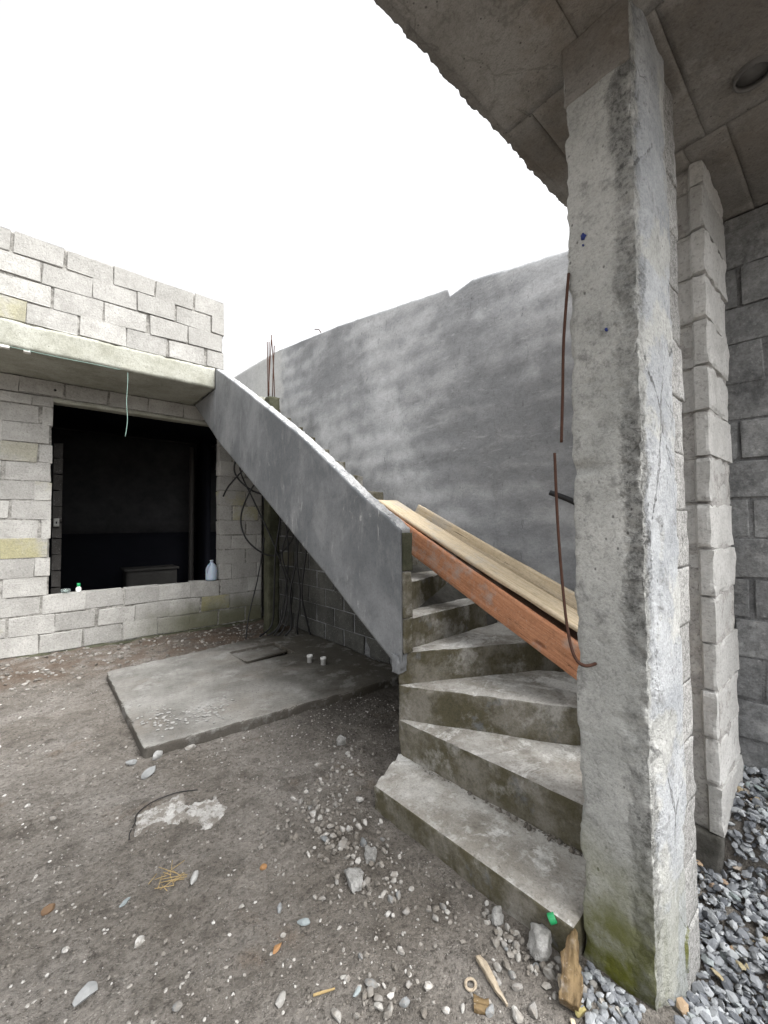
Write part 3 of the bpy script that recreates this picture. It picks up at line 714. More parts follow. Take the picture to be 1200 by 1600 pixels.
# ------------------------------------------------------------------ concrete pillar
pi_ = empty('concrete_pillar', (1.57, .53, 0), 'thick rough pale concrete pillar with green moss at its foot in front of the stairs', 'pillar')
def pill(P, N, d):
    # coarse broken band round the near corner, honeycombed
    q = np.hypot(P[:, 0]-1.405, P[:, 1]-.43)
    band = np.exp(-((q-.02)/.035)**2)*np.clip(.55+.9*fbm(P, 3.2, 3, 70), 0, 1)
    hc = fbm(P, 42, 4, 71)
    P = P+N*(band*(.018*hc-.009))[:, None]
    # patches of thin plaster on the right face end in a crisp step
    pl = sstep(-.02, .02, fbm(P*np.array([1, 1, .5]), 6, 3, 72)+.15)*(P[:, 1] < .5)*sstep(1.46, 1.50, P[:, 0])
    P[:, 1] -= .010*pl
    # hollows and trowel ledges on the left face
    lf = (P[:, 0] < 1.45)
    led = np.clip(fbm(P*np.array([1, 1, 2.2]), 9, 4, 73)-.25, 0, 1)
    P[:, 0] += .02*led*lf
    h1 = np.exp(-(((P[:, 1]-.61)/.05)**2+((P[:, 2]-1.64)/.02)**2)); P[:, 0] += .02*h1*lf
    le = np.exp(-((P[:, 1]-.64)/.015)**2)*np.clip(fbm(P, 13, 3, 75), 0, 1); P[:, 1] -= .022*le*lf
    return P
hexa('shaft', box8(1.405, 1.72, .43,   .645, -.22, 3.16), .0075, M_pillar, pi_, amp=.0035, sc=6, eamp=.011, ew=.010, seed=11, post=pill)
for k in range(16):
    z0 = -.2+.2125*k
    o = hexa('block', box8(1.722, 1.90+.008*sin(k*2.1), .436+.003*sin(k*1.7), .62, z0, min(z0+.2105, 3.15)),   .012, M_blockspeck, pi_, amp=.006, sc=5, eamp=.007, ew=.010, seed=k)
multi('mortar', [(1.722, 1.885, .445, .60, -.2, 3.15)], M_mortar, pi_, .03, .006, 12)
hexa('head', box8(1.3995, 1.47, .4345, .6475, 2.935, 3.155), .012, M_soffit, pi_, amp=.003, sc=7, eamp=.006, ew=.01)
tube('rebar', [(1.40, .640, 2.33), (1.385, .655, 2.1), (1.382, .662, 1.9), (1.378, .668, 1.735)], .0055, M_rust, pi_, 6, 6)
tube('rebar', [(1.372, .690, 1.70), (1.372, .684, 1.45), (1.376, .672, 1.22), (1.372, .655, 1.08), (1.368, .632, 1.005), (1.372, .600, .985), (1.425, .575, .992)], .0055, M_rust, pi_, 8, 6)
def blot(name, y, z, r, x, mat, par, sd):
    rr = random.Random(sd); n = 14; V = [(x, y, z)]; F = []
    for k in range(n):
        q = r*rr.uniform(.6, 1.15); V.append((x-.0005, y+q*cos(2*pi*k/n)*.8, z+q*sin(2*pi*k/n)))
    for k in range(n): F.append((0, 1+k, 1+(k+1) % n))
    V2 = [(v[0]+.012, v[1], v[2]) for v in V]
    F2 = [tuple(i+n+1 for i in f[::-1]) for f in F]+[(1+k, n+2+k, n+2+(k+1) % n, 1+(k+1) % n) for k in range(n)]
    mesh(name, V+V2, F+F2, mat, par)
blot('paint_mark', .588, 2.435, .012, 1.399, M_blue, pi_, 3)
blot('paint_mark', .59, 2.405, .004, 1.399, M_blue, pi_, 4)
blot('paint_mark', .522, 2.085, .006, 1.399, M_blue, pi_, 5)

# ------------------------------------------------------------------ block pier by the gravel
pr = empty('block_pier', (2.53, .5, 0), 'narrow pier of stacked pale concrete blocks between the pillar and the side wall', 'pier')
def pier_block(seed):
    def groove(P, N, d):
        m = (P[:, 0] < .012) & (P[:, 1] > .055) & (P[:, 1] < .128); P[m, 0] += .034
        return P
    P, F = hexa_vf(box8(0, .44, 0, .15, 0, .202), (16, 9, 10), .005, 9, .012, .014, 500+seed, groove)
    me = bpy.data.meshes.new('block'); me.from_pydata(P.tolist(), [], F.tolist()); me.materials.append(M_blockpier); return me
PB = [pier_block(i) for i in range(5)]
for k in range(15):
    o = bpy.data.objects.new('block', PB[k % 5]); link(o, pr)
    o.location = (2.31+RB.uniform(-.012, .014), .43+RB.uniform(-.006, .010), .0625+.2125*k); o.scale = (1, 1, 1 if k < 14 else .54); o.rotation_euler = (RB.uniform(-.006, .006), RB.uniform(-.005, .005), RB.uniform(-.015, .015))
multi('mortar', [(2.342, 2.735, .440, .575, .05, 3.148)], M_mortarpale, pr, .02, .009, 18)
hexa('footing', box8(2.31, 2.70, .442, .60, -.2, .058), .02, M_found, pr, amp=.012, sc=9, eamp=.012)

# ------------------------------------------------------------------ porch roof slab
rf = empty('porch_roof', (1, 0, 3.15), 'rough concrete porch roof slab overhead with a ragged front edge', 'roof')
def rag(P, N, d):
    fe = sstep(.89, .98, P[:, 1])
    P[:, 1] += fe*(.017*fbm(P, 22, 5, 91, .7)-.006)
    drip = sstep(.92, .97, P[:, 1])*(P[:, 2] < 3.2)
    P[:, 2] -= drip*.016*np.clip(fbm(P, 20, 3, 92), 0, 1)
    return P
hexa('slab', box8(-.9, 3.25, -.45, .984, 3.156, 3.36), (.010, .02, .03), M_soffit, rf, amp=.004, sc=5, eamp=.006, ew=.012, seed=21, post=rag)
RS = random.Random(5)
for xa, xb in ((-.88, .62), (.621, 1.52), (1.521, 2.20), (2.201, 2.93)):
    y = -.43
    while y < .92:
        wd = RS.choice((.15, .22, .30)) if xa > 1 else RS.choice((.3, .42, .36)); y1 = min(y+wd, .945)
        if y1-y < .05: break
        dz = RS.uniform(0, .0018)
        hexa('panel', box8(xa, xb, y, y1-.0008, 3.150-dz, 3.158), (.035, .02, .02), M_soffit, rf, amp=.003, sc=9, eamp=.0012, ew=.006, seed=int(y*100)+int(xa*50))
        y = y1+.001
bm_ = []
cxy = (2.02, .215); n = 24; V = []; F = []
for k in range(n):
    a = 2*pi*k/n
    for r, z in ((.058, 3.16), (.058, 3.128), (.051, 3.128), (.051, 3.148)): V.append((cxy[0]+r*cos(a), cxy[1]+r*sin(a), z))
for k in range(n):
    for q in range(3): F.append((k*4+q, k*4+q+1, (k+1) % n*4+q+1, (k+1) % n*4+q))
F.append(tuple(k*4+3 for k in range(n)))
mesh('conduit_box', V, F, plain('conduit_plastic', (.12, .115, .11), .6), rf)

# ------------------------------------------------------------------ floor slab under the stairs
sb_ = empty('floor_slab', (1.5, 3.9, 0), 'thin grey concrete floor slab with a sunken hatch lying on the dirt under the stairs', 'slab')
def hatch(P, N, d):
    m = (P[:, 0] > 1.62) & (P[:, 0] < 2.14) & (P[:, 1] > 4.08) & (P[:, 1] < 4.56) & (P[:, 2] > .03)
    P[m, 2] = -.05
    P[:, 1] += .02*fbm(P, 3, 3, 41)*(P[:, 1] < 3.2)
    return P
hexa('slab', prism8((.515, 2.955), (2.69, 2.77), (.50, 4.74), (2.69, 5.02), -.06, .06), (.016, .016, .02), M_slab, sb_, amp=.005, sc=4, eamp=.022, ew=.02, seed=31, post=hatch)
hexa('hatch_cover', prism8((1.66, 4.2), (2.13, 4.27), (1.63, 4.57), (2.14, 4.57), .015, .035), .02, M_slab, sb_, amp=.003, sc=9, eamp=.006)
hexa('hatch_board', prism8((1.65, 4.16), (2.14, 4.23), (1.65, 4.21), (2.14, 4.28), .02, .05), .02, M_slab, sb_, amp=.002, sc=9, eamp=.004)
for x, y in ((2.12, 3.69), (2.185, 3.535)):
    lathe('pipe_stub', [(.026, .0), (.026, .055), (.030, .056), (.030, .075), (.022, .076), (.022, .03)], (x, y, .055), M_white, sb_, 16)

# ------------------------------------------------------------------ timber on the stairs
def board(name, a, b, wdir, width, thick, mat, label, group, sd):
    a, b, wdir = Vector(a), Vector(b), Vector(wdir).normalized()
    X = (b-a).normalized(); Z = X.cross(wdir).normalized(); Yv = Z.cross(X)
    L = (b-a).length; rr = random.Random(sd); ph = rr.uniform(0, 6)
    P, F = hexa_vf(box8(0, L, 0, width, 0, thick), (60, 8, 2), .0012, 12, .003, .006, sd)
    P[:, 2] += .006*np.sin(P[:, 0]*2.1+ph); P[:, 1] += .003*np.sin(P[:, 0]*3+ph)
    o = mesh(name, P, F, mat); m = Matrix((X, Yv, Z)).transposed().to_4x4(); m.translation = a
    o.matrix_world = m; return tag(o, label, 'plank', group)
G = 'timber boards lying on the stairs'
# orange one on edge: A lower end (behind pillar), B upper end
def at(y, p, q): t = (y-p[1])/(q[1]-p[1]); return tuple(p[i]+(q[i]-p[i])*t for i in range(3))
oL, oU = (2.05, .931, .660), (2.05, 2.067, 1.220)
board('plank', at(.62, oL, oU), at(2.60, oL, oU), (.10, -.35, 1), .168, .026, M_wood_red, 'reddish orange plank standing on its edge across the winder steps', G, 1)
fL, fU = (2.085, .958, .932), (2.085, 2.54, 1.655)
board('plank', at(.60, fL, fU), at(2.545, fL, fU), (1, .10, .05), .215, .024, M_wood_tan, 'wide pale plank lying flat with cracked grain, topmost of the pile', G, 2)
bL, bU = (2.335, 1.055, .945), (2.335, 2.36, 1.53)
board('plank', at(.62, bL, bU), at(2.375, bL, bU), (.16, -.2, 1), .092, .024, M_wood_tan, 'narrow pale board on edge against the grey wall behind the flat plank', G, 3)
cL, cU = (2.095, .958, .855), (2.095, 2.3, 1.50)
board('plank', at(.60, cL, cU), at(2.25, cL, cU), (1, .12, .02), .20, .03, M_wood_dark, 'dark brown plank sandwiched under the wide pale plank', G, 4)
dL, dU = (2.09, .95, .755), (2.09, 2.3, 1.45)
board('plank', at(.60, dL, dU), at(2.15, dL, dU), (1, .12, .06), .20, .026, M_wood_tan, 'pale plank lowest in the pile beside the orange one', G, 5)

# ------------------------------------------------------------------ cables under the stairs
GC = 'black cables hanging under the stairs'
def cable(ctrl, r, label): return tag(tube('cable', ctrl, r, M_black, None, 10, 7), label, 'cable', GC)
hang = 'black cable hanging straight down in the bundle beside the mossy column'
cable([(2.26, 5.0, 2.35), (2.22, 5.02, 2.1), (2.10, 5.15, 1.95), (1.98, 5.2, 1.6), (1.99, 5.1, 1.32), (2.15, 4.98, 1.12), (2.34, 4.9, 1.08), (2.48, 4.75, 1.3), (2.46, 4.7, 1.7)], .011, 'black cable coiled in a wide open loop in front of the block wall')
cable([(2.05, 5.25, 2.5), (2.0, 5.3, 2.2), (2.12, 5.1, 1.75), (2.3, 4.9, 1.2), (2.42, 4.8, .7), (2.36, 4.75, .3), (2.25, 4.8, .08)], .010, 'black cable crossing the wide loop and falling to the slab')
cable([(2.04, 5.35, 2.55), (1.96, 5.4, 2.2), (2.1, 5.25, 1.95), (2.3, 5.0, 1.85), (2.5, 4.8, 1.9)], .012, 'black cable curling high up against the block wall under the side wall')
cable([(2.10, 5.2, 2.3), (1.9, 5.4, 2.0), (1.85, 5.5, 1.85)], .011, 'short black cable end sticking out towards the dark opening')
RC = random.Random(12)
where = ['leftmost of the black cables hanging in the bundle', 'second from the left of the hanging black cables', 'third from the left of the hanging black cables', 'third from the right of the hanging black cables', 'second from the right of the hanging black cables', 'rightmost of the black cables hanging in the bundle']
for i in range(6):
    x = 2.36+.045*i; y = 4.88-.06*i; q = lambda a: RC.uniform(-a, a)
    cable([(x+q(.03), y, 2.2-.08*i), (x+q(.05), y+q(.03), 1.6), (x-.03+q(.07), y+q(.05), 1.1), (x-.06+q(.08), y+q(.04), .6), (x-.12+.02*i+q(.04), y+q(.04), .2), (x-.28+.06*i+q(.05), y-.02+q(.05), .082)], .009+.004*RC.random(), where[i])
cable([(2.52, 4.4, 2.0), (2.50, 4.35, 1.4), (2.55, 4.25, 1.12), (2.62, 4.1, 1.2)], .012, 'black cable ending in a hook beside the dark side wall')
cable([(2.2, 4.98, 1.3), (2.10, 4.95, .8), (1.98, 4.93, .35), (1.93, 4.9, .075)], .008, 'thin cable slanting down to the slab edge left of the bundle')

# ------------------------------------------------------------------ small things at the opening
tag(tube('cord', [(.69, BY+.02, SOF-.01), (.69, BY+.015, 3.0), (.683, BY+.02, 2.8), (.692, BY+.01, 2.6), (.675, BY+.015, 2.42)], .0032, M_cordgreen, None, 6, 6), 'thin pale green cord hanging from the roof slab before the opening', 'cord')
tag(tube('cord', [(-.25, BY-.01, SOF-.008), (.1, BY-.012, SOF-.014), (.4, BY-.012, SOF-.010), (.62, BY-.006, SOF-.010)], .003, M_cordgreen, None, 6, 5), 'thin cord running along the lower edge of the roof slab', 'cord')
jg = empty('water_jug', (1.868, WY+.05, .69), 'milky blue plastic gallon jug standing on the right end of the sill', 'jug')
JL = (1.868, WY+.05, .688)
lathe('body', [(.066, 0), (.076, .006), (.078, .04), (.078, .14), (.072, .175), (.05, .215), (.028, .24), (.022, .25)], JL, M_jug, jg, 22)
lathe('neck', [(.021, .2505), (.021, .272), (.024, .273), (.024, .282), (.018, .283)], JL, M_jug, jg, 16)
tube('handle', [(JL[0]-.03, JL[1]-.03, JL[2]+.235), (JL[0]-.06, JL[1]-.065, JL[2]+.215), (JL[0]-.075, JL[1]-.06, JL[2]+.17), (JL[0]-.066, JL[1]-.04, JL[2]+.12)], .009, M_jug, jg, 6, 8)
bt = empty('small_bottle', (.352, WY+.04, .69), 'tiny white bottle with a green cap on the left end of the sill', 'bottle')
BL = (.352, WY+.04, .688)
lathe('body', [(.026, 0), (.028, .006), (.028, .045), (.016, .06), (.012, .066)], BL, M_white, bt, 16)
lathe('cap', [(.0165, .064), (.0175, .066), (.0175, .098), (.014, .104)], BL, M_green, bt, 16)
tag(lathe('glass_jar', [(.035, 0), (.045, .01), (.047, .04), (.043, .044), (.040, .04), (.038, .012)], (.232, WY+.05, .690), M_glass, None, 18), 'small clear glass bowl beside the green capped bottle on the sill', 'bowl')
rb = empty('storage_box', (1.5, 8.1, .02), 'dim grey wooden box standing inside the dark room', 'box')
M_boxw = plain('dusty_box', (.06, .058, .055), .9, .1, .4, 8)
hexa('box_body', box8(1.10, 1.86, 7.9, 8.35, .02, .70), .08, M_boxw, rb, amp=.002, eamp=.0)
hexa('box_lid', box8(1.07, 1.89, 7.87, 8.38, .703, .745), .06, M_boxw, rb, amp=.002, eamp=.003)

# ------------------------------------------------------------------ stones
def ico(sub):
    bm = bmesh.new(); bmesh.ops.create_icosphere(bm, subdivisions=sub, radius=1); bm.verts.ensure_lookup_table()
    V = np.array([v.co[:] for v in bm.verts]); F = np.array([[v.index for v in f.verts] for f in bm.faces]); bm.free(); return V, F
def rock(sub, seed, cuts=9, rough=.12):
    V, F = ico(sub); rs = np.random.RandomState(seed)
    for _ in range(cuts):
        n = rs.normal(size=3); n /= np.linalg.norm(n); h = rs.uniform(.55, .9); dd = V@n
        V = V-np.clip(dd-h, 0, None)[:, None]*n
    V = V*(1+rough*fbm(V, 1.7, 3, seed)[:, None]); return V, F
ROCKM = []
for i in range(10):
    V, F = rock(2, 200+i, 14, .16); V = V*np.array([1, .72, .55])
    me = bpy.data.meshes.new('stone'); me.from_pydata(V.tolist(), [], F.tolist()); me.materials.append(M_stone); ROCKM.append(me)
STONES = [(0.771,2.895,.067),(-0.029,2.838,.033),(0.068,2.629,.041),(0.287,1.677,.04),(0.088,1.809,.033),(0.341,1.378,.035),(0.579,1.185,.043),(0.714,1.469,.034),(0.677,1.363,.025),(0.609,1.573,.024),(1.061,1.941,.04),(1.038,1.974,.04),(1.064,1.815,.054),(1.02,1.637,.047),(1.083,1.686,.034),(1.068,1.556,.058),(1.142,1.507,.052),(1.009,1.341,.036),(0.943,1.421,.029),(0.839,1.421,.027),(0.857,1.399,.03),(1.115,1.27,.029),(1.088,1.21,.035),(1.053,1.219,.032),(1.006,1.179,.028),(1.063,1.143,.036),(1.15,1.202,.028),(1.137,1.099,.027),(1.13,1.057,.042),(1.189,1.072,.034),(1.186,1.047,.024),(1.191,1.011,.021),(1.22,1.464,.029),(1.3,1.75,.047),(0.954,1.05,.035),(0.838,1.125,.026),(0.856,1.115,.019),(0.76,1.11,.022),(0.815,1.039,.044),(0.798,1.026,.036),(0.806,0.996,.035),(0.797,0.976,.038),(0.817,0.949,.034),(0.86,0.934,.039),(0.903,0.963,.024),(0.688,1.039,.041),(0.944,0.843,.03),(0.986,0.814,.023),(1.041,0.757,.038),(1.159,0.809,.038),(1.132,0.802,.029),(1.12,0.784,.028),(1.174,0.766,.033),(1.154,0.736,.036),(1.3,0.95,.029),(1.325,0.97,.024),(1.304,0.866,.032),(1.266,0.875,.032),(1.273,0.834,.031),(1.265,0.807,.035),(1.233,0.821,.026),(1.24,0.84,.029),(1.241,0.784,.03),(1.301,0.833,.032),(1.291,0.737,.038),(1.273,0.694,.045),(1.298,0.725,.026),(1.328,0.692,.03),(1.261,0.731,.029),(1.224,0.65,.025),(1.306,0.59,.035),(1.344,0.585,.032),(1.089,0.698,.041),(1.133,0.67,.045),(1.058,0.77,.019),(1.314,0.55,.035),(1.319,0.525,.03),(1.267,0.549,.03),(1.327,0.502,.03),(1.347,0.544,.027),(1.075,1.866,.033),(1.07,1.764,.038),(1.125,1.78,.032),(1.182,1.792,.04),(1.021,1.712,.036),(1.057,1.63,.036),(1.136,1.613,.036),(1.125,1.986,.031),(1.242,1.851,.031),(1.50,2.141,.037),(1.393,2.146,.035)]
def put_stone(x, y, s, me=None, sink=.25, rz=None):
    o = bpy.data.objects.new('stone', me or RB.choice(ROCKM)); COL.objects.link(o)
    q = s*.5; o.scale = (q*RB.uniform(.95, 1.2), q*RB.uniform(.9, 1.2), q*RB.uniform(.9, 1.3))
    o.rotation_euler = (RB.uniform(-.3, .3), RB.uniform(-.3, .3), RB.uniform(0, 6.28) if rz is None else rz)
    o.location = (x, y, gz(x, y)+q*.5*(1-sink)); return o
def place(x, y):
    heap = 'small stones heaped against the lowest step and pillar foot'
    if x > 1.2 and y < 1.0:
        if y > .84: return heap, 'small pale stone in the upper part of the heap along the lowest step'
        if y > .765: return heap, 'small grey stone packed beside the big concrete lump by the step'
        if y > .68: return heap, 'small stone between the big concrete lump and the rotten wood wedge'
        return heap, 'pale stone at the very foot of the pillar around the rotten wood'
    if y < 1.3:
        g = 'pale stones strewn on the near dirt'
        if x > 1.1 and y < .84: return g, 'pale stone close to the right of the pointed wood splinter'
        if x > .93 and y < .9: return g, 'pale stone at the bottom edge just left of the wood splinter'
        if x > 1.1 and y < 1.1: return g, 'pale stone in the loose group halfway between the ring and the lowest step'
        if x > .98: return g, 'whitish stone on bare dirt just below the long mortar lump'
        if .78 < x < .87 and y < 1.06: return g, 'white stone in the tight clump at the bottom edge'
        return g, 'whitish stone lying on the dirt around the clump at the bottom edge'
    if x > .9:
        g = 'crumbled stones left of the lowest step'
        if y > 1.9: return g, 'grey crumb of stone near the shaded foot of the stairs'
        if x > 1.15: return g, 'small stone beside the left end of the lowest step'
        if y > 1.6: return g, 'grey broken stone in the scatter above the two mortar lumps'
        return g, 'pale broken stone right around the two mortar lumps'
    g = 'single pebbles on the open dirt'
    if y > 2.2: return g, 'lone white pebble on the dirt near the mortar spill and slab'
    if y > 1.5: return g, 'lone small pebble on the dirt near the straw'
    return g, 'lone white pebble on the dirt below the orange stone'
for x, y, s in STONES:
    g, lb = place(x, y); tag(put_stone(x, y, s), lb, 'stone', g)
def special(x, y, s, lab, col, rz=0, sc=None):
    o = put_stone(x, y, s, None, .2, rz)
    me = o.data.copy(); me.materials.clear(); me.materials.append(col); o.data = me
    if sc: o.scale = tuple(s*.5*c for c in sc)
    return tag(o, lab, 'stone')
M_sgrey = plain('grey_cobble', (.24, .245, .245), .8, .2, .4, 20); M_sbrown = plain('brown_stone', (.14, .09, .055), .8, .2, .3, 20); M_sor = plain('orange_stone', (.27, .15, .07), .8, .2, .3, 20)
M_spale = plain('pale_cobble', (.33, .33, .32), .8, .2, .4, 20); M_sblue = plain('bluish_stone', (.24, .27, .275), .7, .3, .3, 20); M_solive = plain('olive_stone', (.28, .24, .10), .7, .3, .3, 20)
special(.587, 2.92, .09, 'whitish cobble leaning on the near corner of the floor slab', M_spale, .9, (1.1, .8, 1))
special(.452, 2.954, .06, 'dull grey cobble just left of the floor slab corner', M_sgrey)
special(.505, 2.73, .10, 'flat oval cobble on the dirt in front of the slab corner', M_sgrey, .3, (1.15, .9, .7))
special(.505, 1.814, .06, 'slim white stone pointing at the camera right of the straw', M_spale, 1.0, (1.2, .7, .8))
special(.269, 1.88, .045, 'thin bluish stone flake left of the straw', M_sblue, .6, (1.3, .7, .5))
special(.046, 2.024, .05, 'dark brown stone near the left edge of the dirt', M_sbrown)
special(.135, 1.601, .075, 'large grey oblong stone at the lower left', M_sgrey, .45, (1.15, .85, .75))
special(.756, 1.359, .052, 'pale blue grey stone chip lying alone in the middle of the dirt', M_sblue, -.7, (1.1, .8, .7))
special(.742, 1.683, .035, 'single orange stone on the open dirt', M_sor)
special(.637, 1.335, .04, 'cracked light orange stone in the foreground', M_sor, .3, (1.1, .9, .6))
special(.766, 1.049, .034, 'flat bluish stone beside the white stones at the bottom', M_sblue, .2, (1.2, .7, .6))
special(1.239, .579, .045, 'round olive stone at the bottom near the rotten wood', M_solive)
# broken lumps of concrete
def lump(x, y, s, sc, lab, sd, rz=0):
    V, F = rock(4, sd, 12, .25); V = V*(1+.22*fbm(V, 4, 5, sd+3, .62)[:, None]); V = V*np.array(sc)*s*.5
    o = mesh('concrete_lump', V, F, M_rubble); o.rotation_euler = (0, 0, rz); o.location = (x, y, gz(x, y)+s*.5*sc[2]*.45)
    return tag(o, lab, 'rubble')
lump(1.325, .748, .11, (1.05, .85, .85), 'biggest lump of broken concrete, resting against the lowest step', 5, .4)
lump(1.125, 1.428, .085, (1.1, .7, .6), 'upper of the two pale mortar lumps in the middle of the dirt', 6, 1.0)
lump(.996, 1.38, .11, (1.25, .7, .55), 'long pale mortar lump, lower of the two in the middle of the dirt', 7, 1.2)
lump(1.30, .905, .06, (1, .7, 1.1), 'angular grey concrete lump touching the lowest step', 8)
lump(1.54, 2.27, .08, (.9, .8, .9), 'whitish concrete lump in the shade left of the newel', 9)
cp = lathe('bottle_cap', [(.015, 0), (.016, .003), (.016, .02), (.0145, .024)], (0, 0, 0), M_green, None, 18)
cp.location = (1.350, .733, gz(1.35, .733)+.092); cp.rotation_euler = (1.1, .3, .6); tag(cp, 'green plastic bottle cap on the big concrete lump by the step', 'bottle cap')

# thin pale mortar patch set into the dirt
def flake_patch():
    poly = [(.345, 2.244), (.394, 2.393), (.532, 2.43), (.681, 2.39), (.816, 2.185), (.76, 2.12), (.697, 2.074), (.641, 2.04), (.58, 2.10), (.497, 2.138), (.42, 2.16)]
    xs = np.arange(.30, .86, .008); ys = np.arange(2.0, 2.46, .008); X, Y = np.meshgrid(xs, ys, indexing='ij')
    P = np.stack([X.ravel(), Y.ravel(), 0*X.ravel()], 1)
    def sd(px, py):
        dm = np.full(px.shape, 9.); ins = np.zeros(px.shape, bool)
        for i in range(len(poly)):
            (ax, ay), (bx, by) = poly[i], poly[(i+1) % len(poly)]
            t = np.clip(((px-ax)*(bx-ax)+(py-ay)*(by-ay))/((bx-ax)**2+(by-ay)**2), 0, 1)
            dm = np.minimum(dm, np.hypot(px-ax-t*(bx-ax), py-ay-t*(by-ay)))
            c = ((ay > py) != (by > py)) & (px < (bx-ax)*(py-ay)/(by-ay+1e-12)+ax); ins ^= c
        return np.where(ins, dm, -dm)
    s = sd(P[:, 0], P[:, 1])+.035*fbm(P, 12, 4, 61)
    g = gh(P[:, 0], P[:, 1])
    hole = fbm(P, 9, 4, 62)
    z = g-.012+.004*fbm(P, 90, 2, 64)+.020*sstep(0, .012, s)*sstep(-.16, -.10, hole)+.008*fbm(P, 38, 3, 63)
    z = np.where(s < -.02, g-.02, z)
    A = np.arange(len(P)).reshape(X.shape); F = np.stack([A[:-1, :-1], A[1:, :-1], A[1:, 1:], A[:-1, 1:]], -1).reshape(-1, 4)
    keep = (s[F] > -.015).any(1); P[:, 2] = z
    used = np.unique(F[keep]); mp = -np.ones(len(P), int); mp[used] = np.arange(len(used))
    o = mesh('mortar_patch', P[used], mp[F[keep]], M_patch); tag(o, 'flat crust of pale dried mortar spilled on the dirt', 'mortar spill')
flake_patch()
z_ = lambda x, y, d=.004: (x, y, gz(x, y)+d)
tag(tube('strand', [z_(.335, 2.235, .001), z_(.345, 2.28), z_(.375, 2.34), z_(.394, 2.40), z_(.46, 2.435), z_(.532, 2.445), z_(.60, 2.43), z_(.681, 2.40)], .0024, M_black, None, 8, 6), 'thin black strand curving along the far side of the mortar spill', 'strand')
# straw
V = []; F = []; o_ = 0; rs = random.Random(3)
for i in range(16):
    x, y, a, L = .42+rs.uniform(-.05, .05), 1.885+rs.uniform(-.04, .04), rs.uniform(0, pi), rs.uniform(.02, .05)
    v, f = tube_vf([(x-cos(a)*L, y-sin(a)*L, gz(x, y)+.004+rs.uniform(0, .012)), (x+cos(a)*L, y+sin(a)*L, gz(x, y)+.006+rs.uniform(0, .012))], .0014, 5)
    V += v; F += [tuple(q+o_ for q in ff) for ff in f]; o_ += len(v)
tag(mesh('straw', V, F, M_straw), 'small tuft of yellow straw on the dirt', 'straw', kind='stuff')
# wood bits
def chunk(name, a, b, wd, th, mat, lab, sd, taper=.35):
    a, b = Vector(a), Vector(b); X = (b-a).normalized(); Y_ = X.cross(Vector((0, 0, 1))).normalized(); Z = Y_.cross(X)*-1
    Z = X.cross(Y_); L = (b-a).length
    P, F = hexa_vf(box8(0, L, -.5, .5, -.5, .5), (40, 10, 6), 0, 5, 0, .01, sd)
    t = P[:, 0]/L; wv = wd*(taper+(1-taper)*np.sin(np.pi*np.clip(t*.62+.36, 0, 1)))
    P[:, 1] *= wv; P[:, 2] *= th*(.5+.5*wv/wd)
    P[:, 1] += .30*wd*fbm(P*np.array([1, .3, .3]), 30, 4, sd); P[:, 2] += .4*th*fbm(P*np.array([1, 4, 1]), 28, 4, sd+1)
    o = mesh(name, P, F, mat); m = Matrix((X, Y_, Z)).transposed().to_4x4(); m.translation = a; o.matrix_world = m
    return tag(o, lab, 'wood scrap')
chunk('wood_scrap', z_(1.215, .60, .02), (1.375, .665, .095), .06, .035, M_wood_old, 'rotten brown wedge of wood leaning on the pillar foot', 2, .2)
chunk('wood_scrap', z_(1.137, .868, .008), z_(1.088, .728, .010), .022, .014, M_wood_grey, 'pale pointed wood splinter lying on the dirt near the pillar', 3, .15)
chunk('wood_scrap', z_(1.285, .665, .012), z_(1.235, .63, .02), .014, .010, M_wood_tan, 'short pale stick beside the rotten wedge of wood', 4, .6)
chunk('wood_scrap', z_(1.20, .585, .008), z_(1.165, .56, .008), .012, .008, M_wood_tan, 'small pale stick at the bottom edge below the rotten wood', 9, .6)
chunk('wood_scrap', z_(1.02, .80, .004), z_(1.05, .765, .006), .04, .012, M_wood_old, 'flat brown bark scrap left of the pale splinter', 6, .7)
chunk('wood_scrap', z_(.66, 1.13, .005), z_(.72, 1.10, .005), .006, .004, M_straw, 'thin tan twig on the dirt in the foreground', 7, .6)
n = 22; V = []; F = []
for k in range(n):
    a = 2*pi*k/n
    for j in range(6):
        b = 2*pi*j/6; r = .017+.005*cos(b); V.append((r*cos(a), r*sin(a)*.9, .004*sin(b)))
for k in range(n):
    for j in range(6): F.append((k*6+j, (k+1) % n*6+j, (k+1) % n*6+(j+1) % 6, k*6+(j+1) % 6))
o = mesh('wood_ring', V, F, M_wood_grey); o.location = z_(1.053, .837, .006); tag(o, 'small pale ring lying on the dirt left of the splinter', 'ring')

# ------------------------------------------------------------------ gravel, grit
def scatter(name, pts, sizes, flat, mat, sub, tints, variants=6, seed=0, tilt=.5, kind='stuff', elong=(1., 1.6)):
    rs = np.random.RandomState(seed); base = [rock(sub, 300+seed+i, 6, .10) for i in range(variants)]
    Vs, Fs, T = [], [], []; o = 0
    for p, s, tn in zip(pts, sizes, tints):
        V, F = base[rs.randint(variants)]
        V = V*np.array([rs.uniform(*elong), 1, flat*rs.uniform(.7, 1.3)])*s*.5
        a, b, c = rs.uniform(0, 6.28), rs.normal()*tilt, rs.normal()*tilt
        Rz = np.array([[cos(a), -sin(a), 0], [sin(a), cos(a), 0], [0, 0, 1]]); Rx = np.array([[1, 0, 0], [0, cos(b), -sin(b)], [0, sin(b), cos(b)]]); Ry = np.array([[cos(c), 0, sin(c)], [0, 1, 0], [-sin(c), 0, cos(c)]])
        V = V@(Rx@Ry).T@Rz.T+p; Vs.append(V); Fs.append(F+o); o += len(V); T.append(np.full(len(V), tn))
    ob = mesh(name, np.concatenate(Vs), np.concatenate(Fs), mat, None, False, np.concatenate(T)); ob['kind'] = kind; return ob
rs = np.random.RandomState(4)
n = 8200
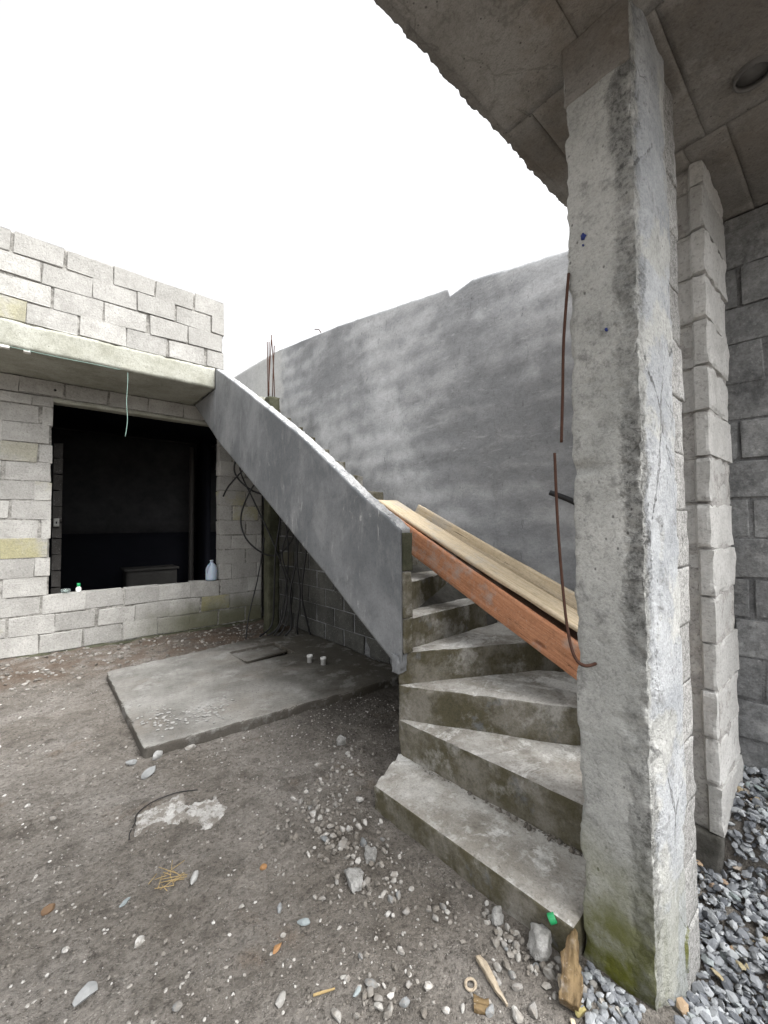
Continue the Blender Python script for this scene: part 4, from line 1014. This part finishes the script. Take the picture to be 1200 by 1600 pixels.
x = rs.uniform(1.30, 3.0, n); y = rs.uniform(-.42, .95, n)
keep = (x > 1.52+.08*rs.normal(size=n)) & ~((x < 1.40) & (y > .55)) & ~((x > 1.40) & (x < 1.92) & (y > .42) & (y < .66)) & ~((x < 2.3) & (y > .5) & (x < 1.9)) & (x < 2.93) & ~((x > 2.3) & (x < 2.76) & (y > .43) & (y < .58))
x, y = x[keep], y[keep]; z = gh(x, y)+rs.uniform(0, .038, len(x))
g1 = scatter('gravel', np.stack([x, y, z], 1), rs.uniform(.018, .043, len(x)), .46, M_gravel, 1, rs.uniform(0, 1, len(x)), 8, 1, .5)
tag(g1, 'bed of loose blue grey gravel right of the pillar', 'gravel')
# a few gravel stones strayed left of the pillar foot
n = 170; x = 1.40+np.abs(rs.normal(size=n))*-.10-.02; y = .50+rs.normal(size=n)*.09; k = (x > 1.1) & (y > .2) & ~((x > 1.39) & (y > .42))& (y < .62)
x, y = x[k], y[k]; z = gh(x, y)+rs.uniform(0, .02, len(x))
g2 = scatter('spilled_gravel', np.stack([x, y, z], 1), rs.uniform(.018, .036, len(x)), .6, M_gravel, 1, rs.uniform(.3, .9, len(x)), 6, 2, .5)
tag(g2, 'spilled blue grey gravel around the left side of the pillar foot', 'gravel')
def field(n, xr, yr, smin, smax, pw, clump, seed):
    r = np.random.RandomState(seed); x = r.uniform(*xr, n); y = r.uniform(*yr, n)
    P = np.stack([x, y, 0*x], 1); d = fbm(P, clump, 3, seed); k = d > r.uniform(-.9, .5, n)
    k &= ~((x > .52) & (y > 2.93) & (y < 4.9)); k &= ~((x > 1.3) & (y < 1.7)); k &= ~(x > 1.6) | (y > 1.95)
    x, y = x[k], y[k]; s = smin+(smax-smin)*r.power(pw, len(x)); return x, y, s
x, y, s = field(15000, (-1.1, 2.2), (.25, 3.0), .003, .015, .45, 2.6, 11)
tag(scatter('grit', np.stack([x, y, gh(x, y)+s*.1], 1), s, .7, M_grit, 1, rs.uniform(0, 1, len(x)), 5, 3, .3), 'fine grit and tiny stone chips strewn over the dirt', 'grit')
x, y, s = field(1600, (-1.2, 2.5), (4.78, 5.93), .008, .05, .5, 2.0, 12)
tag(scatter('debris', np.stack([x, y, gh(x, y)+s*.15], 1), s, .6, M_grit, 1, rs.uniform(0, .8, len(x)), 5, 4, .3), 'crumbs of stone and mortar along the foot of the block wall', 'debris')
x, y, s = field(900, (-1.2, .5), (2.9, 4.8), .006, .025, .4, 2.0, 13)
tag(scatter('debris', np.stack([x, y, gh(x, y)+s*.15], 1), s, .5, M_grit, 1, rs.uniform(.2, 1, len(x)), 5, 5, .3), 'stone chips on the dirt left of the floor slab', 'debris')
cx_ = [(1.06, 1.80, .13, 90), (1.07, 1.60, .09, 70), (1.02, 1.40, .10, 50), (1.25, 1.95, .12, 60), (1.55, 2.1, .10, 50), (1.13, 1.20, .12, 40), (1.28, .84, .05, 60), (1.30, .72, .05, 50), (.82, .99, .08, 40)]
x = np.concatenate([c[0]+c[2]*rs.normal(size=c[3]) for c in cx_]); y = np.concatenate([c[1]+c[2]*rs.normal(size=c[3]) for c in cx_])
k = ~((x > 1.31) & (y < 1.70)) & ~((x > 1.58) & (y < 1.9)); x, y = x[k], y[k]; sz_ = rs.uniform(.006, .03, len(x))
tag(scatter('rubble', np.stack([x, y, gh(x, y)+sz_*.2], 1), sz_, .75, M_grit, 1, rs.uniform(.1, .95, len(x)), 7, 8, .4), 'broken grey stone crumbs in loose clumps beside the lowest step', 'rubble')
tt = rs.uniform(0, 1, 130); x = 1.618+.075*tt-np.abs(rs.normal(size=130))*.016; y = 1.62-.86*tt
tag(scatter('crumbs', np.stack([x, y, 0*x+SZ[0]+.003], 1), rs.uniform(.004, .04, 130)*(.3+.7*tt)*rs.uniform(.3, 1, 130), .8, M_grit, 1, rs.uniform(0, .6, 130), 5, 7, .4), 'crumbled concrete along the foot of the second riser', 'rubble')
n = 150; x = np.concatenate([.66+.10*rs.normal(size=60), .95+.10*rs.normal(size=90)]); y = np.concatenate([3.32+.12*rs.normal(size=60), 3.2+.09*rs.normal(size=90)])
k = (y > 3.0) & (x > .55); x, y = x[k], y[k]
tag(scatter('flakes', np.stack([x, y, 0*x+.066], 1), rs.uniform(.010, .032, len(x)), .22, M_fleck, 1, rs.uniform(.6, 1, len(x)), 5, 6, .1), 'white mortar flakes on the near left corner of the floor slab', 'flakes')
